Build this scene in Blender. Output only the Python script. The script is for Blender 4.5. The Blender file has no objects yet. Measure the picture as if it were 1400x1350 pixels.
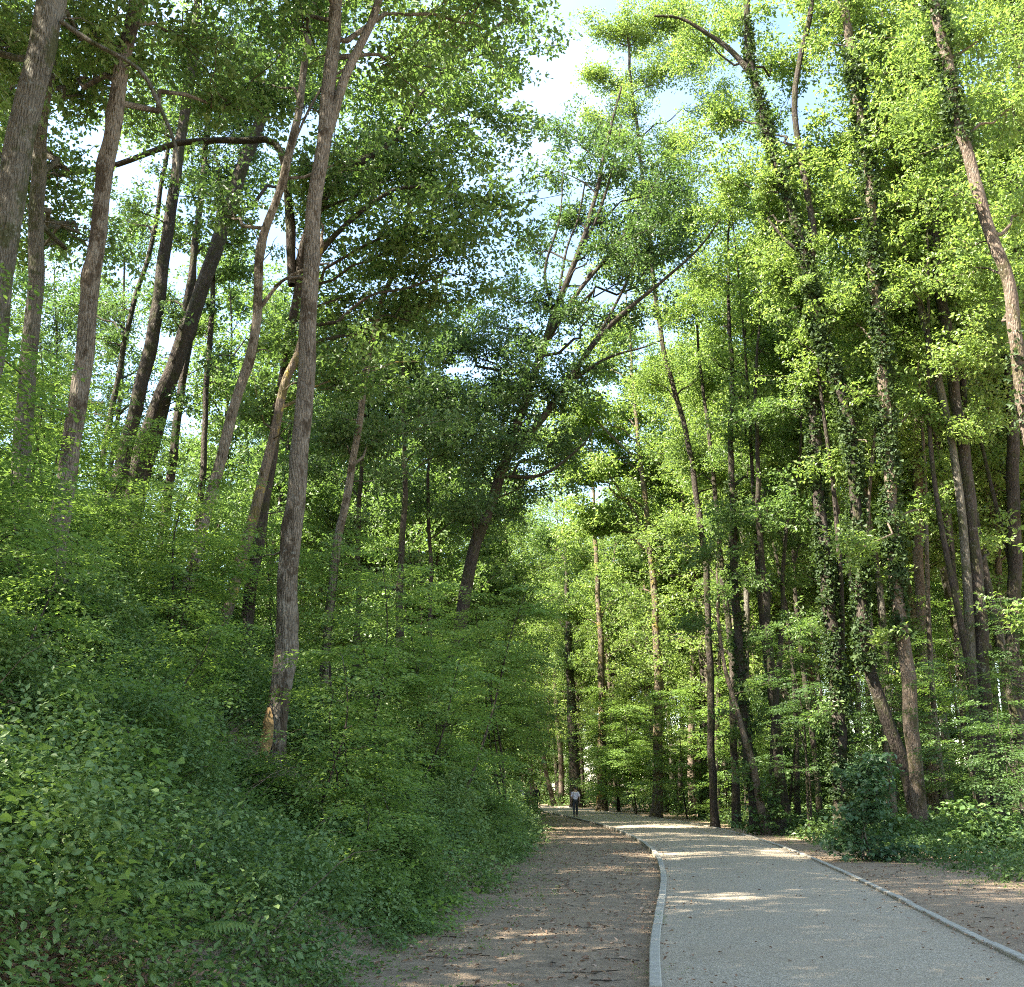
import bpy, math, random
import numpy as np
from mathutils import Vector
R = math.radians
rng = np.random.default_rng(7)
random.seed(7)
scene = bpy.context.scene
col = scene.collection
# ------------------------------------------------------------------ camera
PITCH = R(16.1); CAMZ = 1.6
cd = bpy.data.cameras.new('camera'); cd.sensor_width = 36; cd.lens = 36; cd.clip_end = 2000; cd.clip_start = 0.1
cam = bpy.data.objects.new('camera', cd); col.objects.link(cam)
cam.location = (0, 0, CAMZ); cam.rotation_euler = (R(90) + PITCH, 0, 0)
scene.camera = cam
# ------------------------------------------------------------------ sky and sun
SUN_EL, SUN_AZ = R(49), R(-112)          # azimuth clockwise from +Y
w = bpy.data.worlds.new('World'); scene.world = w; w.use_nodes = True
nt = w.node_tree; nt.nodes.clear()
wo = nt.nodes.new('ShaderNodeOutputWorld'); bg = nt.nodes.new('ShaderNodeBackground')
sk = nt.nodes.new('ShaderNodeTexSky'); sk.sky_type = 'NISHITA'; sk.sun_disc = False
sk.sun_elevation = SUN_EL; sk.sun_rotation = SUN_AZ; sk.dust_density = .5; sk.ozone_density = 1.4; sk.air_density = 1.0
tc = nt.nodes.new('ShaderNodeTexCoord'); nz = nt.nodes.new('ShaderNodeTexNoise')
nz.inputs['Scale'].default_value = 2.2; nz.inputs['Detail'].default_value = 6
mp = nt.nodes.new('ShaderNodeMapping'); mp.inputs['Scale'].default_value = (1, 1, 2.0); mp.inputs['Location'].default_value = (2.3, .7, 1.1)
rp = nt.nodes.new('ShaderNodeValToRGB'); rp.color_ramp.elements[0].position = 0.46; rp.color_ramp.elements[1].position = 0.68
rp.color_ramp.elements[0].color = (0, 0, 0, 1); rp.color_ramp.elements[1].color = (.12, .12, .12, 1)
mx = nt.nodes.new('ShaderNodeMix'); mx.data_type = 'RGBA'
mx.inputs[7].default_value = (6.5, 6.9, 7.4, 1)   # sunlit thin cloud
L = nt.links.new
L(tc.outputs['Generated'], mp.inputs['Vector']); L(mp.outputs[0], nz.inputs['Vector']); L(nz.outputs['Fac'], rp.inputs[0])
L(rp.outputs[0], mx.inputs[0]); L(sk.outputs[0], mx.inputs[6]); wb = nt.nodes.new('ShaderNodeMix'); wb.data_type = 'RGBA'; wb.blend_type = 'MULTIPLY'; wb.inputs[0].default_value = 1; wb.inputs[7].default_value = (1.05, 1.0, .91, 1)   # warm white balance of the hazy summer sky
L(mx.outputs[2], wb.inputs[6]); L(wb.outputs[2], bg.inputs['Color'])
bg.inputs['Strength'].default_value = 0.09; L(bg.outputs[0], wo.inputs[0])
sd = bpy.data.lights.new('sun', 'SUN'); sd.energy = 5.0; sd.angle = R(0.5); sd.color = (1, .92, .79)
so = bpy.data.objects.new('sun', sd); col.objects.link(so)
sv = Vector((math.sin(SUN_AZ) * math.cos(SUN_EL), math.cos(SUN_AZ) * math.cos(SUN_EL), math.sin(SUN_EL)))
so.rotation_euler = sv.to_track_quat('Z', 'Y').to_euler(); so.location = (-30, -5, 40)
scene.view_settings.view_transform = 'Standard'; scene.view_settings.look = 'None'
scene.view_settings.exposure = 3.0; scene.view_settings.gamma = 1
cy = scene.cycles
cy.max_bounces = 7; cy.diffuse_bounces = 4; cy.glossy_bounces = 2; cy.transmission_bounces = 5; cy.transparent_max_bounces = 4
cy.use_denoising = False; cy.denoiser = 'OPENIMAGEDENOISE'; cy.denoising_prefilter = 'ACCURATE'
cy.sample_clamp_indirect = 3; cy.caustics_reflective = False; cy.caustics_refractive = False
cy.pixel_filter_type = 'BLACKMAN_HARRIS'; cy.filter_width = 1.05
cy.use_adaptive_sampling = False

# ------------------------------------------------------------------ helpers
CT, ST = math.cos(PITCH), math.sin(PITCH)
def at(px, py, Y):
    u = (px - 700) / 1400; v = (675 - py) / 1400
    t = Y / (CT - ST * v)
    return np.array((u * t, Y, CAMZ + (ST + CT * v) * t))
def smooth(t): t = np.clip(t, 0, 1); return t * t * (3 - 2 * t)
def wob(x, y, f, ph=0.0):
    return (np.sin(x * f + 1.3 + ph) * np.cos(y * f * .9 + 2.1 * ph) + .6 * np.sin(x * f * 2.1 - y * f * 1.7 + ph)
            + .35 * np.sin(x * f * 4.3 + y * f * 3.9 + 1.7 * ph) + .2 * np.cos(x * f * 8.1 - y * f * 9.3 + ph)) / 2
PC = np.array([(0.5, -20), (1.25, -6), (2.05, 2), (2.96, 9.5), (3.46, 13), (4.6, 20.5), (5.6, 29), (6.2, 38.5), (6.3, 50), (5.5, 66), (4.65, 76), (3.6, 87), (1.9, 95), (-1.0, 101.5), (-6, 107), (-13, 111), (-24, 114)])
def catmull(P, n):
    P = np.asarray(P, float); Q = np.vstack([2 * P[0] - P[1], P, 2 * P[-1] - P[-2]]); out = []
    for i in range(1, len(Q) - 2):
        p0, p1, p2, p3 = Q[i - 1], Q[i], Q[i + 1], Q[i + 2]
        t = np.linspace(0, 1, n, endpoint=False)[:, None]
        out.append(.5 * (2 * p1 + (p2 - p0) * t + (2 * p0 - 5 * p1 + 4 * p2 - p3) * t ** 2 + (3 * p1 - p0 - 3 * p2 + p3) * t ** 3))
    return np.vstack(out + [P[-1:]])
def resample(P, step):
    P = np.asarray(P, float); s = np.r_[0, np.cumsum(np.linalg.norm(np.diff(P, axis=0), axis=1))]
    n = max(2, int(round(s[-1] / step)) + 1); q = np.linspace(0, s[-1], n)
    return np.stack([np.interp(q, s, P[:, k]) for k in range(P.shape[1])], 1)
PATH = resample(catmull(PC, 12), 0.5)
_d = np.gradient(PATH, axis=0); _d /= np.linalg.norm(_d, axis=1)[:, None]
NRM = np.stack([_d[:, 1], -_d[:, 0]], 1)          # to the right of travel
HALF = (1.68 + .55 * smooth((PATH[:, 1] - 18) / 40))[:, None]
def edge_x(y, pts):
    p = np.array(pts); return np.interp(y, p[:, 1], p[:, 0])
BANK = [(-2.9, -25), (-2.6, 0), (-1.6, 9.5), (-1.2, 13.2), (-.45, 18.2), (.6, 34.7), (1.3, 50), (1.5, 75), (-.2, 90), (-3, 96), (-9, 102), (-16, 106), (-40, 110), (-200, 140)]
RVEG = [(7.0, -25), (7.9, 5), (8.9, 21), (8.8, 25.5), (10.0, 40), (10.0, 70), (8.2, 85), (5.5, 97), (2.5, 106), (-4, 114), (-30, 119), (-200, 150)]
def H(x, y):
    x = np.asarray(x, float); y = np.asarray(y, float)
    d = edge_x(y, BANK) - x
    far = 1 - .45 * smooth((y - 45) / 60)
    dd = np.clip(d, 0, None)
    h = .68 * np.minimum(dd, 14) + .42 * np.clip(dd - 14, 0, 24) - .5 * (1 - np.exp(-dd / .9)) * .68
    h = h * far
    r = np.clip(x - edge_x(y, RVEG), 0, None)
    h = h + .25 * smooth(r / 6) * (1 + wob(x, y, .35))
    onp = smooth((d + 1.2) / 2.5) + smooth(r / 2)
    return h + (.012 + .10 * np.clip(onp, 0, 1)) * wob(x, y, .9) + .006 * wob(x, y, 3.1) - .004

def mesh(name, V, F, mat, tint=None, smoothf=False):
    V = np.ascontiguousarray(V, np.float32); F = np.ascontiguousarray(F, np.int32); k = F.shape[1]
    me = bpy.data.meshes.new(name)
    me.vertices.add(len(V)); me.vertices.foreach_set('co', V.ravel())
    me.loops.add(F.size); me.loops.foreach_set('vertex_index', F.ravel())
    me.polygons.add(len(F)); me.polygons.foreach_set('loop_start', np.arange(len(F), dtype=np.int32) * k)
    me.polygons.foreach_set('use_smooth', np.full(len(F), smoothf, bool))
    me.update(calc_edges=True)
    if tint is not None:
        a = me.attributes.new('tint', 'FLOAT', 'FACE'); a.data.foreach_set('value', np.ascontiguousarray(tint, np.float32))
    me.materials.append(mat)
    return me
def link(name, me, parent=None, loc=None):
    o = bpy.data.objects.new(name, me); col.objects.link(o)
    if parent is not None: o.parent = parent
    if loc is not None: o.location = loc
    return o
def tag(o, label=None, cat=None, group=None, kind=None):
    if label: o['label'] = label
    if cat: o['category'] = cat
    if group: o['group'] = group
    if kind: o['kind'] = kind
    return o
def empty(name, loc):
    o = bpy.data.objects.new(name, None); o.empty_display_size = .3; col.objects.link(o); o.location = loc; return o
def copy_tree(o, loc, rz, sc, label=None, group=None):
    c = o.copy(); col.objects.link(c); c.location = loc; c.rotation_euler = (0, 0, rz); c.scale = (sc[0], sc[0], sc[1])
    if label: c['label'] = label
    if group: c['group'] = group
    for ch in list(o.children):
        k = ch.copy(); col.objects.link(k); k.parent = c
    return c
class Geo:
    def __init__(s): s.V = []; s.F = []; s.T = []; s.n = 0
    def add(s, V, F, T=None):
        s.V.append(V); s.F.append(F + s.n); s.n += len(V)
        s.T.append(np.zeros(len(F)) if T is None else T)
    def mesh(s, name, mat, sm=False):
        return mesh(name, np.vstack(s.V), np.vstack(s.F), mat, np.concatenate(s.T), sm)
def frames(P):
    T = np.gradient(P, axis=0); T /= np.linalg.norm(T, axis=1)[:, None] + 1e-9
    a = np.array((1., .13, .07)) if abs(T[0][0]) < .8 else np.array((.1, 1., .2))
    U = np.empty_like(P); u = a - T[0] * (a @ T[0]); U[0] = u / np.linalg.norm(u)
    for i in range(1, len(P)):
        u = U[i - 1] - T[i] * (U[i - 1] @ T[i]); U[i] = u / (np.linalg.norm(u) + 1e-9)
    return T, U, np.cross(T, U)
def tube(g, P, rad, sides=6, rough=0.0):
    P = np.asarray(P, float); n = len(P); T, U, W = frames(P)
    a = np.linspace(0, 2 * np.pi, sides, endpoint=False)
    r = np.asarray(rad, float)[:, None] * np.ones((1, sides))
    if rough:
        i = np.arange(n)[:, None]; ph = rng.uniform(0, 6, 4)
        for _ in range(max(2, n // 14)):
            kb = np.exp(-((i - rng.uniform(0, n)) / 1.6) ** 2) * np.clip(np.cos(a[None] - rng.uniform(0, 6.28)), 0, 1) ** 6; r = r * (1 + rng.uniform(.15, .4) * kb)
        r = r * (1 + rough * (np.sin(3 * a[None] + .35 * i + ph[0]) + .7 * np.sin(2 * a[None] - .21 * i + ph[1]) + .8 * np.sin(5 * a[None] + .9 * i + ph[2]) + rng.normal(0, .35, r.shape)))
    V = P[:, None] + r[..., None] * (np.cos(a)[None, :, None] * U[:, None] + np.sin(a)[None, :, None] * W[:, None])
    V = np.vstack([V.reshape(-1, 3), P[-1:] + T[-1] * rad[-1]])
    i, j = np.meshgrid(np.arange(n - 1), np.arange(sides), indexing='ij'); j2 = (j + 1) % sides
    A, B, C, D = i * sides + j, i * sides + j2, (i + 1) * sides + j2, (i + 1) * sides + j
    F = np.vstack([np.stack([A, B, C], -1).reshape(-1, 3), np.stack([A, C, D], -1).reshape(-1, 3)])
    k = np.arange(sides); tip = np.full(sides, n * sides)
    F = np.vstack([F, np.stack([(n - 1) * sides + k, (n - 1) * sides + (k + 1) % sides, tip], -1)])
    g.add(V, F)
# ------------------------------------------------------------------ materials
def mat(name):
    m = bpy.data.materials.new(name); m.use_nodes = True; n = m.node_tree; n.nodes.clear()
    return m, n, n.nodes.new('ShaderNodeOutputMaterial')
def ramp(n, stops, src=None):
    r = n.nodes.new('ShaderNodeValToRGB'); e = r.color_ramp.elements
    while len(e) < len(stops): e.new(.5)
    for i, (p, c) in enumerate(stops): e[i].position = p; e[i].color = (*c, 1)
    if src is not None: n.links.new(src, r.inputs[0])
    return r.outputs[0]
def noise(n, vec, scale, detail=4, rough=.6):
    t = n.nodes.new('ShaderNodeTexNoise'); t.inputs['Scale'].default_value = scale; t.inputs['Detail'].default_value = detail
    t.inputs['Roughness'].default_value = rough; n.links.new(vec, t.inputs['Vector']); return t.outputs['Fac']
def coords(n, sc=(1, 1, 1), kind='Position'):
    g = n.nodes.new('ShaderNodeNewGeometry').outputs['Position'] if kind == 'Position' else n.nodes.new('ShaderNodeTexCoord').outputs[kind]
    m = n.nodes.new('ShaderNodeMapping'); m.inputs['Scale'].default_value = sc; n.links.new(g, m.inputs[0]); return m.outputs[0]
def mixc(n, f, a, b, mode='MIX'):
    m = n.nodes.new('ShaderNodeMix'); m.data_type = 'RGBA'; m.blend_type = mode
    for s, v in ((m.inputs[0], f), (m.inputs[6], a), (m.inputs[7], b)):
        if hasattr(v, 'is_output'): n.links.new(v, s)
        elif isinstance(v, tuple): s.default_value = (*v, 1)
        else: s.default_value = v
    return m.outputs[2]
def leafmat(name, dark, mid, light, trans, tw=.42, rough=.45, spec=.35):
    def soft(c):                                     # real leaves are less saturated than the swatches
        l = .3 * c[0] + .6 * c[1] + .1 * c[2]; return tuple((q + (l - q) * .13) * f for q, f in zip(c, (1.1, 1.0, 1.0)))
    dark, mid, light = soft(dark), soft(mid), soft(light)
    m, n, out = mat(name)
    at_ = n.nodes.new('ShaderNodeAttribute'); at_.attribute_name = 'tint'
    oi = n.nodes.new('ShaderNodeObjectInfo')
    ad = n.nodes.new('ShaderNodeMath'); ad.operation = 'MULTIPLY_ADD'; ad.inputs[1].default_value = .22; n.links.new(oi.outputs['Random'], ad.inputs[0]); n.links.new(at_.outputs['Fac'], ad.inputs[2])
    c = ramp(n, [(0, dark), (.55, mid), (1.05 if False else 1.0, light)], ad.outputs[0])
    p = n.nodes.new('ShaderNodeBsdfPrincipled'); p.inputs['Roughness'].default_value = rough; p.inputs['Specular IOR Level'].default_value = spec
    n.links.new(c, p.inputs['Base Color'])
    t = n.nodes.new('ShaderNodeBsdfTranslucent'); n.links.new(mixc(n, .6, c, trans), t.inputs['Color'])
    s = n.nodes.new('ShaderNodeMixShader'); s.inputs[0].default_value = tw
    n.links.new(p.outputs[0], s.inputs[1]); n.links.new(t.outputs[0], s.inputs[2]); n.links.new(s.outputs[0], out.inputs[0])
    return m
M = {}
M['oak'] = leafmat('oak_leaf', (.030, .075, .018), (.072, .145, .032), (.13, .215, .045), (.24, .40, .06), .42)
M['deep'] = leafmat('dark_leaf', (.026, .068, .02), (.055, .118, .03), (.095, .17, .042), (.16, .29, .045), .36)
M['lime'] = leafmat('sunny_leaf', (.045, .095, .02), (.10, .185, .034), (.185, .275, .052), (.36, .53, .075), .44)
M['horn'] = leafmat('hornbeam_leaf', (.040, .105, .022), (.10, .20, .038), (.17, .285, .05), (.29, .46, .055), .44)
M['bramble'] = leafmat('bramble_leaf', (.026, .072, .016), (.072, .155, .032), (.145, .245, .055), (.17, .30, .04), .3, .5, .4)
M['ivy'] = leafmat('ivy_leaf', (.016, .036, .011), (.028, .062, .017), (.055, .10, .024), (.11, .18, .025), .28, .62, .22)
M['broad'] = leafmat('broad_leaf', (.03, .085, .035), (.055, .13, .05), (.085, .17, .06), (.1, .22, .05), .34, .45, .4)
M['litter'] = leafmat('dead_leaf', (.10, .055, .03), (.20, .125, .07), (.38, .28, .18), (.2, .12, .05), .1, .7, .2)
def bark(name, a, b, c, moss, mossamt, lichen=None):
    m, n, out = mat(name)
    co = coords(n, (1, 1, .2)); co1 = coords(n, (1, 1, 1)); co2 = coords(n, (1, 1, .6))
    f1 = noise(n, co, 30, 7, .72); f2 = noise(n, co2, 2.6, 6, .72); f3 = noise(n, co1, 8, 5, .75); f5 = noise(n, co1, 1.1, 3, .6)
    v = n.nodes.new('ShaderNodeTexVoronoi'); v.feature = 'DISTANCE_TO_EDGE'; v.inputs['Scale'].default_value = 26
    wn = n.nodes.new('ShaderNodeMix'); wn.data_type = 'VECTOR'; wn.inputs[0].default_value = .03
    nv = n.nodes.new('ShaderNodeTexNoise'); nv.inputs['Scale'].default_value = 6; n.links.new(co, nv.inputs['Vector'])
    n.links.new(co, wn.inputs[4]); n.links.new(nv.outputs['Color'], wn.inputs[5]); n.links.new(wn.outputs[1], v.inputs['Vector'])
    base = ramp(n, [(.3, a), (.5, b), (.72, c)], f1)
    base = mixc(n, ramp(n, [(.0, (.85, .85, .85)), (.09, (0, 0, 0))], v.outputs['Distance']), base, tuple(q * .6 for q in a))
    base = mixc(n, ramp(n, [(.4, (0, 0, 0)), (.65, (.45, .45, .45))], f5), base, c)
    base = mixc(n, ramp(n, [(mossamt, (0, 0, 0)), (mossamt + .07, (.9, .9, .9))], f2), base, moss)
    base = mixc(n, ramp(n, [(.60, (0, 0, 0)), (.66, (.65, .65, .65))], f3), base, (.22, .225, .19))
    if lichen:
        f4 = noise(n, co1, 2.1, 5, .75)
        base = mixc(n, ramp(n, [(.56, (0, 0, 0)), (.63, (.85, .85, .85))], f4), base, lichen)
    p = n.nodes.new('ShaderNodeBsdfPrincipled'); p.inputs['Roughness'].default_value = .92; p.inputs['Specular IOR Level'].default_value = .15
    n.links.new(base, p.inputs['Base Color'])
    hgt = n.nodes.new('ShaderNodeMath'); hgt.operation = 'MULTIPLY_ADD'; n.links.new(v.outputs['Distance'], hgt.inputs[0]); hgt.inputs[1].default_value = 2.5; n.links.new(f1, hgt.inputs[2])
    b_ = n.nodes.new('ShaderNodeBump'); b_.inputs['Strength'].default_value = 1; b_.inputs['Distance'].default_value = .035
    n.links.new(hgt.outputs[0], b_.inputs['Height']); n.links.new(b_.outputs[0], p.inputs['Normal']); n.links.new(p.outputs[0], out.inputs[0])
    return m
M['bark_brown'] = bark('brown_bark', (.056, .045, .033), (.165, .139, .104), (.26, .228, .178), (.058, .043, .027), .50)
M['bark_grey'] = bark('grey_bark', (.04, .036, .026), (.115, .103, .078), (.19, .175, .138), (.055, .06, .025), .50)
M['bark_dark'] = bark('dark_bark', (.018, .015, .012), (.05, .04, .032), (.1, .082, .065), (.045, .045, .02), .5)
M['bark_pink'] = bark('pale_bark', (.05, .037, .026), (.145, .11, .08), (.245, .195, .147), (.07, .062, .03), .52)
M['bark_lichen'] = bark('lichen_bark', (.05, .04, .03), (.13, .1, .075), (.22, .18, .13), (.12, .1, .04), .5, (.36, .27, .05))
def ground_mat():
    m, n, out = mat('soil')
    co = coords(n)
    big = noise(n, co, .55, 5); mid = noise(n, co, 4, 6, .7); fine = noise(n, co, 45, 4, .7)
    c = ramp(n, [(.3, (.18, .14, .098)), (.55, (.325, .246, .165)), (.75, (.45, .36, .25))], mid)
    c = mixc(n, ramp(n, [(.42, (0, 0, 0)), (.62, (.6, .6, .6))], big), c, (.35, .258, .168))
    c = mixc(n, ramp(n, [(.4, (.0, .0, .0)), (.72, (.7, .7, .7))], fine), c, (.07, .048, .034))
    v = n.nodes.new('ShaderNodeTexVoronoi'); v.inputs['Scale'].default_value = 16; n.links.new(co, v.inputs['Vector'])
    c = mixc(n, ramp(n, [(.10, (.8, .8, .8)), (.16, (0, 0, 0))], v.outputs['Distance']), c, (.33, .25, .17))
    p = n.nodes.new('ShaderNodeBsdfPrincipled'); p.inputs['Roughness'].default_value = .95; p.inputs['Specular IOR Level'].default_value = .15
    n.links.new(c, p.inputs['Base Color'])
    b = n.nodes.new('ShaderNodeBump'); b.inputs['Strength'].default_value = 1; b.inputs['Distance'].default_value = .04
    n.links.new(mixc(n, .5, fine, mid), b.inputs['Height']); n.links.new(b.outputs[0], p.inputs['Normal']); n.links.new(p.outputs[0], out.inputs[0])
    return m
def path_mat():
    m, n, out = mat('gravel_path')
    co = coords(n); big = noise(n, co, .8, 5, .6); mid = noise(n, co, 6, 5, .7); fine = noise(n, co, 70, 3, .8)
    v = n.nodes.new('ShaderNodeTexVoronoi'); v.inputs['Scale'].default_value = 85; n.links.new(co, v.inputs['Vector'])
    g = n.nodes.new('ShaderNodeSeparateColor'); n.links.new(v.outputs['Color'], g.inputs[0])
    c = ramp(n, [(.0, (.165, .135, .092)), (.35, (.29, .245, .175)), (.7, (.36, .306, .223)), (1, (.49, .42, .32))], g.outputs[0])
    c = mixc(n, ramp(n, [(.35, (0, 0, 0)), (.7, (.55, .55, .55))], big), c, (.31, .24, .16))
    c = mixc(n, ramp(n, [(.5, (0, 0, 0)), (.75, (.4, .4, .4))], mid), c, (.20, .166, .115))
    p = n.nodes.new('ShaderNodeBsdfPrincipled'); p.inputs['Roughness'].default_value = .92; p.inputs['Specular IOR Level'].default_value = .25
    n.links.new(c, p.inputs['Base Color'])
    b = n.nodes.new('ShaderNodeBump'); b.inputs['Strength'].default_value = .8; b.inputs['Distance'].default_value = .012
    n.links.new(mixc(n, .5, fine, v.outputs['Distance']), b.inputs['Height']); n.links.new(b.outputs[0], p.inputs['Normal']); n.links.new(p.outputs[0], out.inputs[0])
    return m
def plain(name, c, rough=.8, c2=None, scale=8):
    m, n, out = mat(name); co = coords(n, kind='Object')
    f = noise(n, co, scale, 5, .7)
    k = ramp(n, [(.3, c), (.7, c2 or tuple(min(1, q * 1.25) for q in c))], f)
    p = n.nodes.new('ShaderNodeBsdfPrincipled'); p.inputs['Roughness'].default_value = rough; n.links.new(k, p.inputs['Base Color'])
    b = n.nodes.new('ShaderNodeBump'); b.inputs['Strength'].default_value = .4; b.inputs['Distance'].default_value = .01
    n.links.new(f, b.inputs['Height']); n.links.new(b.outputs[0], p.inputs['Normal']); n.links.new(p.outputs[0], out.inputs[0]); return m
M['sun_patch'] = plain('sunlit_bark_patch', (.10, .055, .02), .9, (.5, .33, .14), 7)  # orange-tan of bark in sun, the light painted into the colour
M['soil'] = ground_mat(); M['path'] = path_mat(); M['kerb'] = plain('concrete_kerb', (.24, .218, .172), .9, (.385, .35, .28), 9)
# ------------------------------------------------------------------ ground, path, kerbs
def axis(lo, hi, fine_lo, fine_hi, step):
    a = list(np.arange(fine_lo, fine_hi + 1e-6, step)); s = step
    v = fine_hi
    while v < hi: s *= 1.25; v += s; a.append(min(v, hi))
    v = fine_lo; s = step
    while v > lo: s *= 1.25; v -= s; a.insert(0, max(v, lo))
    return np.array(a)
gx = axis(-600, 600, -16, 16, .25); gy = axis(-300, 900, 2, 60, .25)
X, Yg = np.meshgrid(gx, gy); Z = H(X, Yg)
def path_dist(x, y):
    P = PATH[::2]; d = np.full(x.shape, 1e9)
    for i in range(0, len(P)): d = np.minimum(d, (x - P[i, 0]) ** 2 + (y - P[i, 1]) ** 2)
    return np.sqrt(d)
near = (np.abs(X) < 40) & (Yg > -40) & (Yg < 130)
pd = np.full(X.shape, 1e3); pd[near] = path_dist(X[near], Yg[near])
Z = np.where(pd < 3.0, np.minimum(Z, .015) * smooth((pd - 1.75 - .55 * smooth((Yg - 18) / 40)) / .7) - .03 * (1 - smooth((pd - 1.75 - .55 * smooth((Yg - 18) / 40)) / .7)), Z)
nx, ny = len(gx), len(gy); i, j = np.meshgrid(np.arange(ny - 1), np.arange(nx - 1), indexing='ij')
F = np.stack([i * nx + j, i * nx + j + 1, (i + 1) * nx + j + 1, (i + 1) * nx + j], -1).reshape(-1, 4)
tag(link('ground', mesh('ground', np.stack([X, Yg, Z], -1).reshape(-1, 3), F, M['soil'], smoothf=True)), 'brown forest soil rising into a bank on one side', kind='structure')
cols = np.linspace(-1, 1, 13)
PV = (PATH[:, None] + (cols[None, :] * HALF)[..., None] * NRM[:, None]); crown = .03 + .03 * (1 - cols ** 2)
PVz = np.broadcast_to(crown, PV.shape[:2]) + .006 * wob(PV[..., 0], PV[..., 1], 1.7)
n_, m_ = PV.shape[:2]; i, j = np.meshgrid(np.arange(n_ - 1), np.arange(m_ - 1), indexing='ij')
F = np.stack([i * m_ + j, i * m_ + j + 1, (i + 1) * m_ + j + 1, (i + 1) * m_ + j], -1).reshape(-1, 4)
tag(link('path', mesh('path', np.concatenate([PV, PVz[..., None]], -1).reshape(-1, 3), F, M['path'], smoothf=True)), 'pale compacted gravel path curving through the wood', kind='structure')
def kerb(sign):
    g = Geo(); P = resample(PATH, 1.0); hw = 1.68 + .55 * smooth((P[:, 1] - 18) / 40); d = np.gradient(P, axis=0); d /= np.linalg.norm(d, axis=1)[:, None]; N = np.stack([d[:, 1], -d[:, 0]], 1)
    for k in range(len(P) - 1):
        a0, a1 = P[k] + (P[k + 1] - P[k]) * .006, P[k + 1] - (P[k + 1] - P[k]) * .006
        dz = rng.normal(0, .0025); off = rng.normal(0, .003); prof = [(0, -.12), (0, .06), (.01, .07), (.095, .07), (.105, .06), (.105, -.12)]
        V = []
        ez = rng.normal(0, .002, 2)
        for c, nn, hf, e_ in ((a0, N[k], hw[k], ez[0]), (a1, N[k + 1], hw[k + 1], ez[1])):
            for o, z in prof:
                q = c + nn * sign * (hf + o + off); V.append((q[0], q[1], z + dz + (e_ if z > 0 else 0)))
        F = []
        for s in range(5): F += [(s, s + 1, s + 7), (s, s + 7, s + 6)]
        for s in range(1, 5): F += [(0, s, s + 1), (6, 6 + s + 1, 6 + s)]
        g.add(np.array(V), np.array(F))
    tag(link('kerb', g.mesh('kerb', M['kerb'])), 'grey concrete kerb stones edging the gravel path', kind='structure')
kerb(-1); kerb(1)
# ------------------------------------------------------------------ leaves
def leaf(Ln, W, simple=True, fold=.18, droop=.12):
    if simple:
        V = np.array([(0, 0, 0), (W / 2, .45 * Ln, fold * W), (0, Ln, -droop * Ln), (-W / 2, .45 * Ln, fold * W)]); F = np.array([(0, 1, 2), (0, 2, 3)])
    else:
        V = np.array([(0, 0, 0), (W * .42, .25 * Ln, fold * W), (W * .46, .6 * Ln, fold * W - .04 * Ln), (0, Ln, -droop * Ln), (-W * .46, .6 * Ln, fold * W - .04 * Ln), (-W * .42, .25 * Ln, fold * W), (0, .45 * Ln, .01 * Ln)])
        F = np.array([(0, 1, 6), (1, 2, 6), (2, 3, 6), (3, 4, 6), (4, 5, 6), (5, 0, 6)])
    return V, F
def rotm(yaw, pitch, roll):
    cy_, sy_, cp, sp, cr, sr = np.cos(yaw), np.sin(yaw), np.cos(pitch), np.sin(pitch), np.cos(roll), np.sin(roll); z = np.zeros_like(yaw); o = z + 1
    Rz = np.stack([np.stack([cy_, -sy_, z], -1), np.stack([sy_, cy_, z], -1), np.stack([z, z, o], -1)], -2)
    Rx = np.stack([np.stack([o, z, z], -1), np.stack([z, cp, -sp], -1), np.stack([z, sp, cp], -1)], -2)
    Ry = np.stack([np.stack([cr, z, sr], -1), np.stack([z, o, z], -1), np.stack([-sr, z, cr], -1)], -2)
    return Rz @ Rx @ Ry
def assemble(V0, F0, P, Rm, S):
    V = np.einsum('nij,kj->nki', Rm, V0) * S[:, None, None] + P[:, None]
    n, k = len(P), len(V0)
    F = (F0[None] + (np.arange(n) * k)[:, None, None]).reshape(-1, 3)
    return V.reshape(-1, 3), F, n, len(F0)
def clump(nl, rad, size, flat=.55, simple=True, wr=.6, tiltsd=.6):
    """a tuft of leaves round a twig end"""
    V0, F0 = leaf(1, wr, simple)
    P = rng.normal(0, 1, (nl, 3)); P /= np.linalg.norm(P, axis=1)[:, None]; P *= rad * rng.uniform(.25, 1, (nl, 1)) ** .6; P[:, 2] *= flat
    yaw = np.arctan2(P[:, 1], P[:, 0]) - np.pi / 2 + rng.normal(0, .8, nl)
    V, F, n, k = assemble(V0, F0, P, rotm(yaw, rng.normal(-.15, tiltsd, nl), rng.normal(0, tiltsd, nl)), size * rng.uniform(.65, 1.2, nl))
    return V, F, np.repeat(rng.uniform(-.28, .28, n), k)
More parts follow.
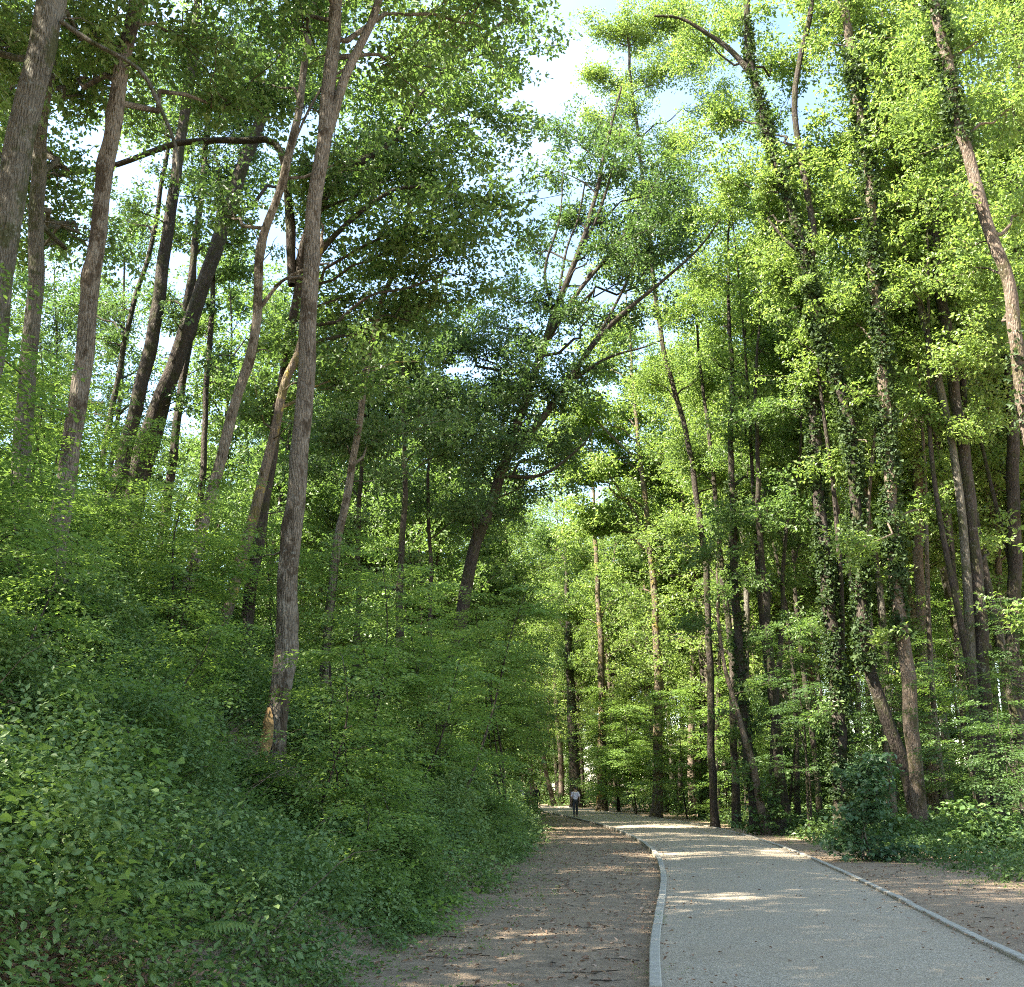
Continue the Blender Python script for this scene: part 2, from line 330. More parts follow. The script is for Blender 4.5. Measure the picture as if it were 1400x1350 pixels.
def spray(nl, Ln, size, simple=True, branchy=True):
    """a flat two-ranked spray of leaves along a twig that runs along +Y"""
    V0, F0 = leaf(1, .55, simple, .1, .1); P, yaw, sc = [], [], []
    def run(o, a, L_, n):
        for q in range(n):
            t = (q + .6) / n; s = 1 if q % 2 else -1
            P.append((o[0] + math.sin(a) * L_ * t, o[1] + math.cos(a) * L_ * t, -.16 * L_ * t * t + rng.normal(0, .012)))
            yaw.append(-a - s * rng.uniform(.7, 1.1) + .0); sc.append(size * (1.1 - .5 * t) * rng.uniform(.8, 1.15))
        P.append((o[0] + math.sin(a) * L_, o[1] + math.cos(a) * L_, -.16 * L_)); yaw.append(-a); sc.append(size * .7)
    run((0, 0), 0, Ln, nl)
    if branchy:
        for t, s in ((.25, 1), (.42, -1), (.6, 1)):
            run((0, Ln * t), s * .75, Ln * (.62 - .4 * t), max(3, int(nl * (.6 - .35 * t))))
    P = np.array(P); yaw = np.array(yaw); n = len(P)
    V, F, n, k = assemble(V0, F0, P, rotm(yaw, rng.normal(-.1, .22, n), rng.normal(0, .25, n)), np.array(sc))
    return V, F, np.repeat(rng.uniform(-.2, .2, n), k)
T_OAK = [clump(18, .30, .145, .42) for _ in range(7)]
T_FINE = [clump(20, .30, .11, .45) for _ in range(7)]
T_FAR = [clump(13, .5, .25, .45) for _ in range(6)]
T_SPRAY = [spray(9, .62, .105) for _ in range(7)]
T_SPRAYN = [spray(11, .6, .082, False) for _ in range(5)]
T_BRAM = [clump(10, .17, .062, .42, False, .66, .3) for _ in range(8)] + [spray(6, .3, .062, False, False) for _ in range(4)]
T_SHOOT = [spray(9, .62, .07, True, False) for _ in range(4)] + [spray(8, .5, .06, True, True) for _ in range(2)]
T_BRAMF = [clump(13, .27, .105, .5, True, .62, .5) for _ in range(8)]
T_BROAD = [clump(7, .2, .125, .5, False, .8, .4) for _ in range(6)]
def scatter(g, temps, P, yaw, pitch, roll, S, tint, tsd=.1):
    P = np.asarray(P, float); n = len(P); idx = rng.integers(0, len(temps), n)
    for q, (V0, F0, t0) in enumerate(temps):
        s = idx == q
        if not s.any(): continue
        V, F, m, k = assemble(V0, F0, P[s], rotm(yaw[s], pitch[s], roll[s]), S[s])
        tt = (t0[None] + (tint[s] if hasattr(tint, '__len__') else tint) [..., None] if hasattr(tint, '__len__') else t0[None] + np.full((m, 1), tint))
        g.add(V, F, np.clip((tt + rng.normal(0, tsd, (m, 1))).ravel(), 0, 1))
def bez(a, b, lift, n, jit=.0):
    a, b = np.asarray(a, float), np.asarray(b, float); L_ = np.linalg.norm(b - a)
    m = (a + b) / 2 + np.array((0, 0, lift * L_)) + rng.normal(0, .1 * L_, 3) * (1, 1, .5)
    t = np.linspace(0, 1, n)[:, None]; P = (1 - t) ** 2 * a + 2 * t * (1 - t) * m + t * t * b
    if jit: P[1:-1] += rng.normal(0, jit, (n - 2, 3))
    return P
def fill_lobe(tg, lg, base, c, r, temps, dens, tint, limb_r, flat=.62, leafscale=1.0, spread=.21):
    """branches fanning out inside one crown lobe, leaf tufts along them"""
    c = np.asarray(c, float); nb = int(6 + 2.2 * r); dirs = rng.normal(0, 1, (nb, 3)); dirs /= np.linalg.norm(dirs, axis=1)[:, None]
    dirs[:, 2] = dirs[:, 2] * flat + .12
    n = int(1.0 * dens * r * r / nb) + 1
    for d in dirs:
        e = c + d * r * rng.uniform(.45, 1.85); st = c + (np.asarray(base) - c) * rng.uniform(0, .35)
        B = bez(st, e, .08, 6, .04 * r)
        tube(tg, B, np.linspace(limb_r * .5, .008, 6), 4)
        t = rng.beta(1.7, 1.15, n); Q = np.stack([np.interp(t, np.linspace(0, 1, 6), B[:, k]) for k in range(3)], 1) + rng.normal(0, spread * r, (n, 3)) * (1, 1, .6)
        scatter(lg, temps, Q, rng.uniform(0, 6.28, n), rng.normal(0, .35, n), rng.normal(0, .35, n), leafscale * rng.uniform(.75, 1.25, n), tint + rng.normal(0, .08))
def ground_trunk(P, Y):
    """extend the lowest trunk point down into the soil"""
    p0, p1 = P[0], P[1]; d = p0 - p1; d /= np.linalg.norm(d)
    d = d * np.array((.6, 1, 1)); q = p0.copy()
    for _ in range(400):
        if q[2] < H(q[0], q[1]) - .25: break
        q = q + d * .1
    return q
def ivy_on(g, P, rad, t0, t1, per_m, off=.16, size=1.0, tint=.45):
    T, U, W = frames(P); s = np.r_[0, np.cumsum(np.linalg.norm(np.diff(P, axis=0), axis=1))]
    n = int((t1 - t0) * s[-1] * per_m); q = rng.uniform(t0, t1, n) * s[-1]
    clumpn = .5 + .5 * np.sin(q * 2.3) * np.sin(q * .9 + 1); a = rng.uniform(0, 6.28, n)
    I = lambda A: np.stack([np.interp(q, s, A[:, k]) for k in range(3)], 1)
    kp = (np.sin(q * 1.7 + a) + .7 * np.sin(q * 4.1 - 2 * a) + rng.normal(0, .5, n)) > -.35; q, a, clumpn = q[kp], a[kp], clumpn[kp]; n = len(q)
    nn = np.cos(a)[:, None] * I(U) + np.sin(a)[:, None] * I(W)
    rr = np.interp(q, s, rad) + off * (.25 + clumpn) * rng.uniform(.1, 1.0, n)
    C = I(P) + nn * rr[:, None]
    yaw = np.arctan2(nn[:, 1], nn[:, 0]) - np.pi / 2
    scatter(g, T_IVY, C, yaw, rng.normal(-.9, .4, n), rng.normal(0, .4, n), size * rng.uniform(.6, 1.5, n), tint + .25 * (clumpn - .5), .16)
T_IVY = [clump(5, .12, .12, .8, True, .8, .6) for _ in range(6)]
def hero(name, label, pts, Y, w0, w1, lobes, bark_='bark_brown', leaf_='oak', temps=None, dens=52, tint=.5, ivy=None, group=None, cat='tree', bare=(), ls=1.0, limb0=.3, sink=True, forks=(), auto=0, clear=False, sun_patch=None):
    """pts: trunk line from low to high as seen, Y: its distance; w0/w1 trunk widths; lobes: (px, py, dY, radius)"""
    temps = temps or T_OAK
    P = np.array([at(p[0], p[1], Y + (p[2] if len(p) > 2 else 0)) for p in pts])
    if sink: P = np.vstack([ground_trunk(P, Y), P])
    P = resample(catmull(P, 8), .16 if Y < 30 else .3)
    n = len(P); zz = P[:, 2]; P[:, 0] += .03 * np.sin(zz * 1.1 + pts[0][0]) + .015 * np.sin(zz * 2.7 + Y); P[:, 1] += .03 * np.cos(zz * .9 + Y)
    px = 1400 / (Y * 1.05); h = np.r_[0, np.cumsum(np.linalg.norm(np.diff(P, axis=0), axis=1))]
    rad = np.interp(h, [0, h[-1]], [w0 / px / 2, w1 / px / 2]) * (1 + .75 * np.exp(-h / .45))
    tg, lg = Geo(), Geo()
    tube(tg, P, rad, 20 if Y < 30 else 10, .03)
    for q in range(5):                               # dead stubs and twigs on the stem
        k = int(rng.uniform(.12, .9) * (n - 1)); a = rng.uniform(0, 6.28); d = np.array((math.cos(a), math.sin(a), rng.uniform(-.1, .6)))
        L_ = rng.uniform(.25, 1.3); Q = bez(P[k], P[k] + d * (rad[k] + L_), rng.uniform(-.1, .15), 7, .02); tube(tg, Q, np.linspace(.022, .004, 7), 5)
    for (fp, f0, f1) in forks:
        Q = resample(catmull(np.array([at(p[0], p[1], Y + (p[2] if len(p) > 2 else 0)) for p in fp]), 8), .35)
        tube(tg, Q, np.linspace(f0 / px / 2, f1 / px / 2, len(Q)), 8, .03)
    for b in bare:                                   # bare dead limbs, drawn as seen
        Q = resample(catmull(np.array([at(p[0], p[1], Y + (p[2] if len(p) > 2 else 0)) for p in b[0]]), 6), .3)
        tube(tg, Q, np.linspace(b[1] / px / 2, b[2] / px / 2, len(Q)), 6, .03)
    for lb in lobes:
        c = at(lb[0], lb[1], Y + lb[2]); r = lb[3]
        if clear:
            kz = int(np.argmin(np.abs(P[:, 2] - c[2])))
            if abs(P[kz, 0] - c[0]) < r + .2 and c[1] < P[kz, 1] + r: c = at(lb[0], lb[1], P[kz, 1] + 1.25 * r + .3)
        hd = np.linalg.norm(P[:, :2] - c[:2], axis=1)
        cost = np.abs(P[:, 2] - (c[2] - .55 * hd - .2 * r)) + .25 * hd
        cost[h < limb0 * h[-1]] += 100
        k = int(np.argmin(cost)); base = P[k]
        L_ = np.linalg.norm(c - base); nn = max(5, int(L_ / .5)); B = bez(base, c, .06, nn, .06 + .022 * L_)
        r0 = min(rad[k] * .5, .015 + .016 * L_)
        tube(tg, B, np.linspace(r0, r0 * .2, nn), 6)
        fill_lobe(tg, lg, base, c, r, temps, dens * (lb[4] if len(lb) > 4 else 1), tint, r0 * .5, leafscale=ls)
    for q in range(auto):                            # short leafy shoots straight from the stem
        k = int(rng.uniform(.12, .95) * (n - 1)); a = rng.uniform(0, 6.28); r = rng.uniform(.35, .7)
        c = P[k] + np.array((math.cos(a), math.sin(a), .25)) * (rad[k] + r * rng.uniform(1.0, 1.9))
        tube(tg, bez(P[k], c, .05, 5, .02), np.linspace(.03, .012, 5), 4); fill_lobe(tg, lg, P[k], c, r, temps, dens * .8, tint, .02, leafscale=ls)
    base = P[0] + np.array((0, 0, .25)); root = empty(name, base)
    tag(root, label, cat, group)
    link('trunk', tg.mesh('trunk', M[bark_], True), root, -Vector(base))
    if lg.V: link('crown', lg.mesh('crown', M[leaf_]), root, -Vector(base))
    if sun_patch:                                         # orange-tan patch low on the stem, sunlight put into its colour
        sg = Geo(); a = np.linspace(sun_patch[2], sun_patch[3], 9); zz = np.linspace(sun_patch[0], sun_patch[1], 14); T, U, W = frames(P); ph = np.arctan2(W[:, 0] * 0 + U[:, 1], U[:, 0])
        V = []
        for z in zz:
            k = int(np.argmin(np.abs(P[:, 2] - base[2] - z))); nar = math.sin(math.pi * (z - sun_patch[0] + .02) / (sun_patch[1] - sun_patch[0] + .04)) ** .5
            for q in a: qq = sun_patch[2] + (sun_patch[3] - sun_patch[2]) * .5 + (q - (sun_patch[2] + sun_patch[3]) * .5) * nar; V.append(P[k] * (1, 1, 0) + np.array((math.cos(qq), math.sin(qq), 0)) * (rad[k] * 1.1 + .012) + np.array((rng.normal(0, .004), 0, base[2] + z)))
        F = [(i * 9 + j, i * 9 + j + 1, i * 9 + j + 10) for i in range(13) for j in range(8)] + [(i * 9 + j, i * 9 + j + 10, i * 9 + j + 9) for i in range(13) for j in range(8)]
        sg.add(np.array(V), np.array(F)); so_ = link('sunlit_bark', sg.mesh('sunlit_bark', M['sun_patch'], True), root, -Vector(base)); so_['label'] = 'orange-tan bark patch with sunlight painted into its colour'
    if ivy:
        ig = Geo()
        for (a, b, pm, off) in ivy: ivy_on(ig, P, rad, a, b, pm, off)
        link('ivy', ig.mesh('ivy', M['ivy']), root, -Vector(base))
    return root
def make_tree(name, label, cat, h, r0, nl, spread, low, leaf_, bark_, temps, dens, group, lean=0., lr=(1.6, 2.6), tint=.5, ls=1.0, ivy=None):
    """a free-standing woodland tree at the origin, used for copies"""
    ph = rng.uniform(0, 6.28); z = np.linspace(-.3, h, 14)
    P = np.stack([lean * np.clip(z / h, 0, 1) ** 1.5 * math.cos(ph) * h + .25 * np.sin(z * .33 + ph), lean * np.clip(z / h, 0, 1) ** 1.5 * math.sin(ph) * h + .25 * np.cos(z * .27 + ph), z], 1); P[:, :2] -= P[0, :2]
    P = resample(catmull(P, 4), .6); n = len(P); hh = P[:, 2]
    rad = r0 * (1 - .85 * np.clip(hh / h, 0, 1)) * (1 + .4 * np.exp(-np.clip(hh, 0, None) / .6))
    tg, lg = Geo(), Geo(); tube(tg, P, rad, 9, .04)
    for q in range(nl):
        f = low + (1 - low) * (q + rng.uniform(0, 1)) / nl; a = q * 2.4 + rng.uniform(-.4, .4)
        prof = math.sin(math.pi * min(1, .18 + .8 * (f - low) / (1 - low))) ** .6
        rr = spread * prof * rng.uniform(.35, 1.0); k = min(n - 1, int(f * n)); base = P[max(0, int(k - rr * .5 / .6))]
        c = P[k] + np.array((math.cos(a) * rr, math.sin(a) * rr, rng.uniform(-.3, .6))); r = rng.uniform(*lr) * (.65 + .35 * prof)
        B = bez(base, c, .08, 6, .08); r1 = min(rad[k] * .6 + .01, .12); tube(tg, B, np.linspace(r1, r1 * .3, 6), 5)
        fill_lobe(tg, lg, base, c, r, temps, dens, tint, r1 * .4, leafscale=ls)
    root = empty(name, (0, 0, 0)); tag(root, label, cat, group)
    link('trunk', tg.mesh('trunk', M[bark_], True), root); link('crown', lg.mesh('crown', M[leaf_]), root)
    if ivy:
        ig = Geo(); ivy_on(ig, P, rad, 0.02, ivy, 70, .2, 1.5); link('ivy', ig.mesh('ivy', M['ivy']), root)
    return root
def sapling(name, label, x, y, h, spread, nb, leaf_='horn', temps=None, tint=.5, lean=(0, 0), z0=.12, ls=1.0, group=None, cat='sapling', sp=4.0, bark_='bark_dark', z=None):
    """understorey hornbeam: thin stem, tiers of flat leafy branches"""
    temps = temps or T_SPRAY
    gz = float(H(x, y)) if z is None else z; tg, lg = Geo(), Geo()
    PP, yaw, pit = [], [], []
    stems = 1 if h < 2 or lean != (0, 0) else int(rng.integers(1, 4))
    for st in range(stems):
        hs = h * (1 if st == 0 else rng.uniform(.6, .9)); aa = rng.uniform(0, 6.28); ll = (lean[0] + .12 * h * math.cos(aa), lean[1] + .12 * h * math.sin(aa))
        t = np.linspace(0, 1, 9); P = np.stack([x + ll[0] * t ** 1.4 + .12 * np.sin(t * 6 + x + st), y + ll[1] * t ** 1.4 + .1 * np.cos(t * 5 + y), gz - .1 + hs * t], 1)
        P = resample(catmull(P, 4), .2); n = len(P); rad = np.linspace(.01 + .006 * hs, .006, n); tube(tg, P, rad, 7, .03)
        for q in range(int(nb * (1 if stems == 1 else .75 if st == 0 else .5))):
            f = z0 + (1 - z0) * rng.uniform(0, 1) ** .85; a = q * 2.4 + rng.uniform(-.6, .6); k = min(n - 1, int(f * n)); b = P[k]
            L_ = spread * (1.05 - .75 * f) * rng.uniform(.5, 1.25); up = rng.uniform(.02, .36)
            e = b + np.array((math.cos(a) * L_, math.sin(a) * L_, L_ * up)); B = bez(b, e, .12, 7, .03); tube(tg, B, np.linspace(min(rad[k] * .4, .012), .002, 7), 4)
            ns = int(sp * L_) + 2
            for s in range(ns):
                tt = .15 + .85 * (s + rng.uniform(0, 1)) / ns; p = np.array([np.interp(tt, np.linspace(0, 1, 7), B[:, c]) for c in range(3)])
                side = rng.choice((-1, 1)); PP.append(p + rng.normal(0, .05, 3)); yaw.append(a - math.pi / 2 + side * rng.uniform(.15, 1.1)); pit.append(rng.normal(-.03, .14))
            PP.append(e); yaw.append(a - math.pi / 2); pit.append(-.1)
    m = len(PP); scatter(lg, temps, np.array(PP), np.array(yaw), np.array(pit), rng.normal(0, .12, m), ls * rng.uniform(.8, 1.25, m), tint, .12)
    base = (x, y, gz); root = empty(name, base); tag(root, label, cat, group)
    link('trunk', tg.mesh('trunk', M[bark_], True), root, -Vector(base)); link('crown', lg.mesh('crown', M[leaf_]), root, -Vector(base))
    return root
# ------------------------------------------------------------------ trees of the left bank
hero('tree', 'thick grey trunk with moss at the upper left corner, widest trunk of the wood', [(-32, 560), (-12, 420), (15, 280), (45, 120), (66, 0), (80, -150), (100, -400)], 13, 47, 34,
     [(130, -40, 1.5, 1.4), (-20, 60, 2, 1.3), (200, -130, 2.5, 1.6), (20, -200, 0, 1.6), (150, 60, 3, 1.2)], 'bark_grey', 'oak', T_OAK, 42, tint=.6, bare=[([(84, 30), (120, 55), (190, 95), (220, 150), (240, 200), (243, 250)], 9, 4)], limb0=.4)
hero('tree', 'thin grey trunk rising just right of the thick mossy trunk', [(15, 830), (28, 700), (35, 560), (45, 400), (57, 200), (68, 60), (80, -120)], 17, 26, 16,
     [(60, 40, 1, 1.3), (20, -60, 2, 1.6), (110, 130, 2, 1.2), (140, -90, 1, 1.6), (15, 130, 4, 1.5), (85, 240, 5, 1.4), (0, 230, 4, 1.3), (115, 330, 6, 1.3), (60, 340, 5, 1.2)], 'bark_grey', 'oak', T_OAK, 40, tint=.6, limb0=.5)
hero('tree', 'straight brown trunk with flaking bark, second from the left edge on the bank', [(75, 830), (85, 700), (105, 550), (125, 400), (140, 270), (160, 130), (185, 10), (205, -150), (225, -330)], 16, 27, 18,
     [(260, 50, 2, 1.4), (120, 110, 2.5, 1.1), (310, -50, 2, 1.7), (200, -160, 1, 1.9), (330, 150, 3, 1.2), (90, -90, 1, 1.5)], 'bark_brown', 'oak', T_OAK, 40, tint=.6, limb0=.5)
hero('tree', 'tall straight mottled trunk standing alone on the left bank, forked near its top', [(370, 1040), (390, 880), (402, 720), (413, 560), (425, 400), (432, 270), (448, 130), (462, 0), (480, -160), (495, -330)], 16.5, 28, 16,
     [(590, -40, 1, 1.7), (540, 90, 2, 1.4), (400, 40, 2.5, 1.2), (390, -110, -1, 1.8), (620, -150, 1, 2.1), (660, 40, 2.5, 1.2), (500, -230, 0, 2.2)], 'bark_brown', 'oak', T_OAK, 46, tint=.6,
     forks=[([(437, 215), (458, 150), (472, 105), (492, 62), (512, 20), (528, -40), (560, -160)], 17, 9)], bare=[([(470, 95), (440, 120), (405, 190), (390, 260)], 4, 2), ([(428, 385), (400, 378), (375, 392)], 7, 3)], limb0=.55, sun_patch=(.25, 1.15, R(195), R(275)))
hero('tree', 'slender pale brown trunk leaning right, left of the tall lone bank trunk', [(240, 850), (280, 715), (300, 640), (330, 520), (350, 440), (356, 350), (380, 270), (396, 200), (412, 120), (425, 40), (435, -80)], 22, 16, 9,
     [(340, 110, 1, 1.7), (440, 30, 1, 1.6), (300, 290, 2, 1.1), (480, 230, 2, 1.4), (370, -60, 0, 2)], 'bark_brown', 'deep', T_OAK, 52, limb0=.45, bare=[([(353, 425), (385, 385), (425, 365), (450, 360)], 6, 3)])
hero('tree', 'dark broad-limbed oak behind the tall lone bank trunk, limbs reaching towards the path', [(350, 760), (365, 660), (385, 540), (402, 420), (420, 320), (470, 240), (530, 200), (570, 135), (630, 75), (700, 25)], 25, 17, 7,
     [(560, 320, 0, 2.2, 1.3), (600, 230, 1, 2.1, 1.2), (680, 265, 0, 1.3), (650, 150, 0, 1.9, 1.2), (690, 60, 0, 1.3), (590, 80, 1, 2.0, 1.2), (500, 130, 1, 2.0), (520, 250, 2, 1.9, 1.2), (640, 350, 1, 1.5), (500, 400, 1, 1.7), (600, 410, 2, 1.3), (460, 330, 2, 1.6), (640, 0, 1, 1.9), (730, 20, 0, .9, .7)],
     'bark_dark', 'oak', T_OAK, 44, tint=.5, limb0=.3, forks=[([(405, 400), (450, 330), (520, 270), (557, 256), (595, 260), (640, 275), (664, 285), (700, 281)], 11, 1.2), ([(400, 390), (385, 210), (330, 193), (250, 195), (215, 205), (150, 228), (60, 242)], 13, 7)])
for k, (lab, pts, wa, wb, lobes) in enumerate([
    ('dark leaning trunk at the crest of the bank, left one of a crossing pair', [(165, 640), (190, 545), (215, 420), (237, 262), (255, 140), (270, 20), (280, -60)], 22, 12, [(230, 60, 0, 2.2), (290, -20, 1, 2.4), (190, 170, 1, 1.7), (330, 70, 2, 2)]),
    ('dark trunk on the bank crest leaning right, thicker one of a crossing pair', [(185, 650), (245, 480), (280, 385), (320, 262), (360, 155), (395, 60), (420, -40)], 27, 14, [(380, 30, 0, 2.3), (320, 170, 1, 1.9), (430, 120, 1, 2.2), (290, 100, 0, 1.8), (460, 250, 2, 1.7)]),
    ('thin dark trunk on the bank crest, first right of the crossing pair', [(200, 650), (225, 560), (245, 470), (268, 330), (280, 220)], 15, 8, [(270, 170, 0, 1.9), (240, 330, 1, 1.2), (330, 330, 1, 1.3)]),
    ('thin dark upright trunk on the bank crest, second right of the crossing pair', [(232, 660), (243, 570), (256, 480), (262, 400), (275, 260), (290, 120)], 13, 8, [(300, 240, 1, 1.6), (260, 130, 1, 1.7), (210, 400, 1, 1.0)]),
    ('thin short dark trunk on the bank crest beside the slender leaning trunk', [(276, 660), (281, 560), (286, 480), (292, 380), (300, 260)], 10, 6, [(310, 370, 0, 1.2), (330, 250, 1, 1.7), (270, 450, 1, .9), (380, 470, 2, 1.2)]),
    ('far slim trunk against bright sky left of the crossing pair', [(140, 640), (160, 520), (185, 410), (212, 310), (230, 200)], 9, 6, [(170, 300, 1, 1.5), (110, 420, 2, 1.4), (220, 170, 2, 1.8), (60, 520, 2, 1.5)])]):
    hero('tree', lab, pts, 33 + k * .8, wa, wb, lobes, 'bark_dark', 'deep' if k % 2 else 'oak', T_OAK, 46, limb0=.3, auto=6)
hero('tree', 'slim trunk with an ochre lichen patch leaning right, behind the tall lone bank trunk', [(290, 900), (330, 760), (365, 640), (388, 530), (410, 470), (440, 330)], 24, 17, 9,
     [(420, 480, 1, 1.2), (350, 560, 1, 1.2), (470, 520, 1, 1.4), (440, 260, 1, 1.6)], 'bark_lichen', 'oak', T_OAK, 46, limb0=.4)
hero('tree', 'slim tree with a bent upper stem between the lone bank trunk and leaning oak', [(455, 800), (480, 640), (500, 520), (520, 420), (545, 350), (558, 290), (565, 230)], 27, 13, 6,
     [(480, 480, 1, 1.6), (540, 440, 1, 1.5), (460, 600, 1, 1.6), (560, 250, 1, 1.4), (520, 600, 2, 1.5)], 'bark_brown', 'deep', T_OAK, 46, limb0=.35)
for k, (lab, pts, wa, lobes) in enumerate([
    ('upright dark trunk among thin foliage left of the leaning oak', [(548, 800), (552, 690), (553, 600), (550, 500), (548, 400)], 13, [(560, 500, 1, 2), (620, 540, 1, 1.9), (510, 560, 2, 1.8), (590, 600, 0, 1.7), (560, 420, 0, 1.6), (640, 610, 2, 1.6)]),
    ('thin curved dark stem left of the upright dark trunk on the bank', [(490, 780), (492, 660), (500, 570), (520, 500), (540, 450)], 10, [(440, 520, 1, 1.7), (480, 590, 1, 1.7), (510, 480, 2, 1.5), (430, 640, 1, 1.6)]),
    ('thin trunk below sky gaps close to the foot of the leaning oak', [(588, 780), (586, 690), (588, 600), (600, 480)], 8, [(610, 480, 1, 1.6), (650, 550, 2, 1.4), (570, 690, 1, 1.5), (640, 700, 1, 1.5)])]):
    hero('tree', lab, pts, 34 + 2 * k, wa, 2, lobes, 'bark_dark', 'deep', T_OAK, 46, limb0=.25, auto=8)
hero('oak_tree', 'dark oak leaning right with a forked bare-limbed crown against the sky gap', [(640, 790), (662, 715), (692, 625), (722, 540), (757, 430), (790, 350), (815, 262), (832, 190), (848, 120)], 38, 21, 3,
     [(745, 410, 0, 1.7), (705, 480, 1, 1.9), (640, 480, 1, 1.9), (585, 455, 2, 1.8), (770, 300, 1, 1.5), (840, 230, 0, 1.9), (800, 190, 1, 1.5), (762, 175, 0, 1.2), (880, 300, 0, 2.0, 1.2), (915, 255, 1, 1.7, 1.2), (865, 375, 0, 1.7, 1.2), (930, 340, 1, 1.5), (655, 565, 1, 1.9), (715, 600, 0, 1.6), (800, 500, 0, 1.6, 1.2), (735, 520, 0, 1.9, 1.2), (750, 240, 1, 1.0), (690, 400, 1, 1.0), (780, 540, 0, 1.6), (600, 560, 2, 1.7), (640, 640, 1, 1.6), (720, 660, 1, 1.6), (780, 600, 2, 1.5), (680, 700, 1, 1.5), (820, 300, 1, 1.5), (850, 430, 1, 1.5), (700, 540, 2, 1.6), (670, 440, 2, 1.4), (725, 340, 2, 1.1), (690, 610, -1.6, 1.5), (655, 690, -1.8, 1.5), (720, 545, -1.6, 1.4), (830, 330, -1, 1.4), (790, 420, -1, 1.4), (870, 330, 0, 1.6), (820, 250, 1, 1.3)],
     'bark_dark', 'deep', T_OAK, 36, tint=.42, limb0=.2,
     forks=[([(690, 630), (735, 580), (775, 525), (812, 470), (850, 430), (905, 385), (955, 340), (985, 300)], 12, 2), ([(775, 525), (830, 490), (880, 475), (905, 465)], 7, 1.5), ([(745, 470), (790, 400), (840, 340), (880, 280), (905, 230)], 8, 2), ([(680, 650), (740, 650), (795, 610), (812, 585)], 6, 2), ([(790, 350), (815, 300), (835, 240), (850, 170)], 6, 1.5), ([(757, 430), (745, 370), (765, 300), (770, 230)], 5, 1.5), ([(812, 470), (850, 400), (870, 350), (885, 300)], 5, 1.5)],
     bare=[([(765, 395), (775, 340), (790, 300), (800, 250)], 4, 2)])
# ------------------------------------------------------------------ trees right of the path
IV = lambda a=.02, b=.9, n=110, o=.2: [(a, b, n, o)]
hero('tree', 'stout ivy-clad trunk with its bare brown foot showing beside the right verge', [(1258, 1120), (1248, 1000), (1238, 900), (1225, 800), (1216, 650), (1208, 520), (1195, 380), (1188, 250), (1172, 130), (1155, 20), (1140, -80)], 33, 18, 12,
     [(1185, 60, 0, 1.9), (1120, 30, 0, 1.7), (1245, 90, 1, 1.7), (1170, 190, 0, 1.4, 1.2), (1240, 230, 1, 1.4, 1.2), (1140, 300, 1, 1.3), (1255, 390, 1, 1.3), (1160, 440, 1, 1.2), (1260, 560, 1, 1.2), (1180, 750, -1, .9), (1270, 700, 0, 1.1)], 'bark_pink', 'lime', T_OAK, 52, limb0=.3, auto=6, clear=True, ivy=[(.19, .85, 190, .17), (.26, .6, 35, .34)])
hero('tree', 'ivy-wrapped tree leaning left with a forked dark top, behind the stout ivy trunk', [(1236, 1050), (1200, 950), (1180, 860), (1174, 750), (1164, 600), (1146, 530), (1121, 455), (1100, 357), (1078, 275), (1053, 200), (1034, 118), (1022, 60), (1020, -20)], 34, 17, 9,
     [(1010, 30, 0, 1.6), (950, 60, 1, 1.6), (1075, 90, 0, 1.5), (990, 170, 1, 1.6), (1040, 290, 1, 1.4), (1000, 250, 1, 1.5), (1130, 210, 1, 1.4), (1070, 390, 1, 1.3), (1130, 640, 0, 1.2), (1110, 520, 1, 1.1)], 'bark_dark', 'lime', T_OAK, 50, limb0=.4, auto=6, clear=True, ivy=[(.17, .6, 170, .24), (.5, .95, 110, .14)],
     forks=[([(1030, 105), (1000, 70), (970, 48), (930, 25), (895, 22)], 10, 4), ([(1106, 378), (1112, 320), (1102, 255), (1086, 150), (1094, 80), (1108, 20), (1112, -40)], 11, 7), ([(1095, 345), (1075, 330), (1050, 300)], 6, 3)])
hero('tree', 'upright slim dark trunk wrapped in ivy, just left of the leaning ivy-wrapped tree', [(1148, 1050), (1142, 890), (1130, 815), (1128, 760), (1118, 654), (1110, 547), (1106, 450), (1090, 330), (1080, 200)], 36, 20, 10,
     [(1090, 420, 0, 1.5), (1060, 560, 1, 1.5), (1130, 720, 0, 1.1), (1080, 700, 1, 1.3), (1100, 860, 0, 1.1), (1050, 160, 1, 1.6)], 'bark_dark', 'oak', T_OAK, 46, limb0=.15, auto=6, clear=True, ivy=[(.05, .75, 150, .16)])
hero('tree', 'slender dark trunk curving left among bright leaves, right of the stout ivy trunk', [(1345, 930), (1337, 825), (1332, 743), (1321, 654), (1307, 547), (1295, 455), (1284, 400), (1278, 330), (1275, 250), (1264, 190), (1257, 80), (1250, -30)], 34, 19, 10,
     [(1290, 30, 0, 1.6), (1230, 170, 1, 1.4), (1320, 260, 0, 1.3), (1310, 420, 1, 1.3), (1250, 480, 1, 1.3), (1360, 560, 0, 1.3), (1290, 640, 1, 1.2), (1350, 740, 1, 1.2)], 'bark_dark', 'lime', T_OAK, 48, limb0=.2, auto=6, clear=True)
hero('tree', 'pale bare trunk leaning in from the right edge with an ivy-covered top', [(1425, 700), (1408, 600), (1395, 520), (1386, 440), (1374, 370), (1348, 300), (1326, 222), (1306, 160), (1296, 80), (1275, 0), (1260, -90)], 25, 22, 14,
     [(1350, 40, 0, 1.2), (1390, 140, 0, 1.2), (1290, 150, 1, 1.1), (1400, 290, 0, 1.1), (1330, 370, 0, 1.0), (1260, 60, 1, 1.3), (1400, 410, 1, 1.0)], 'bark_pink', 'lime', T_OAK, 50, limb0=.35, auto=6, clear=True, ivy=[(.72, 1, 130, .2), (.4, .5, 40, .15)])
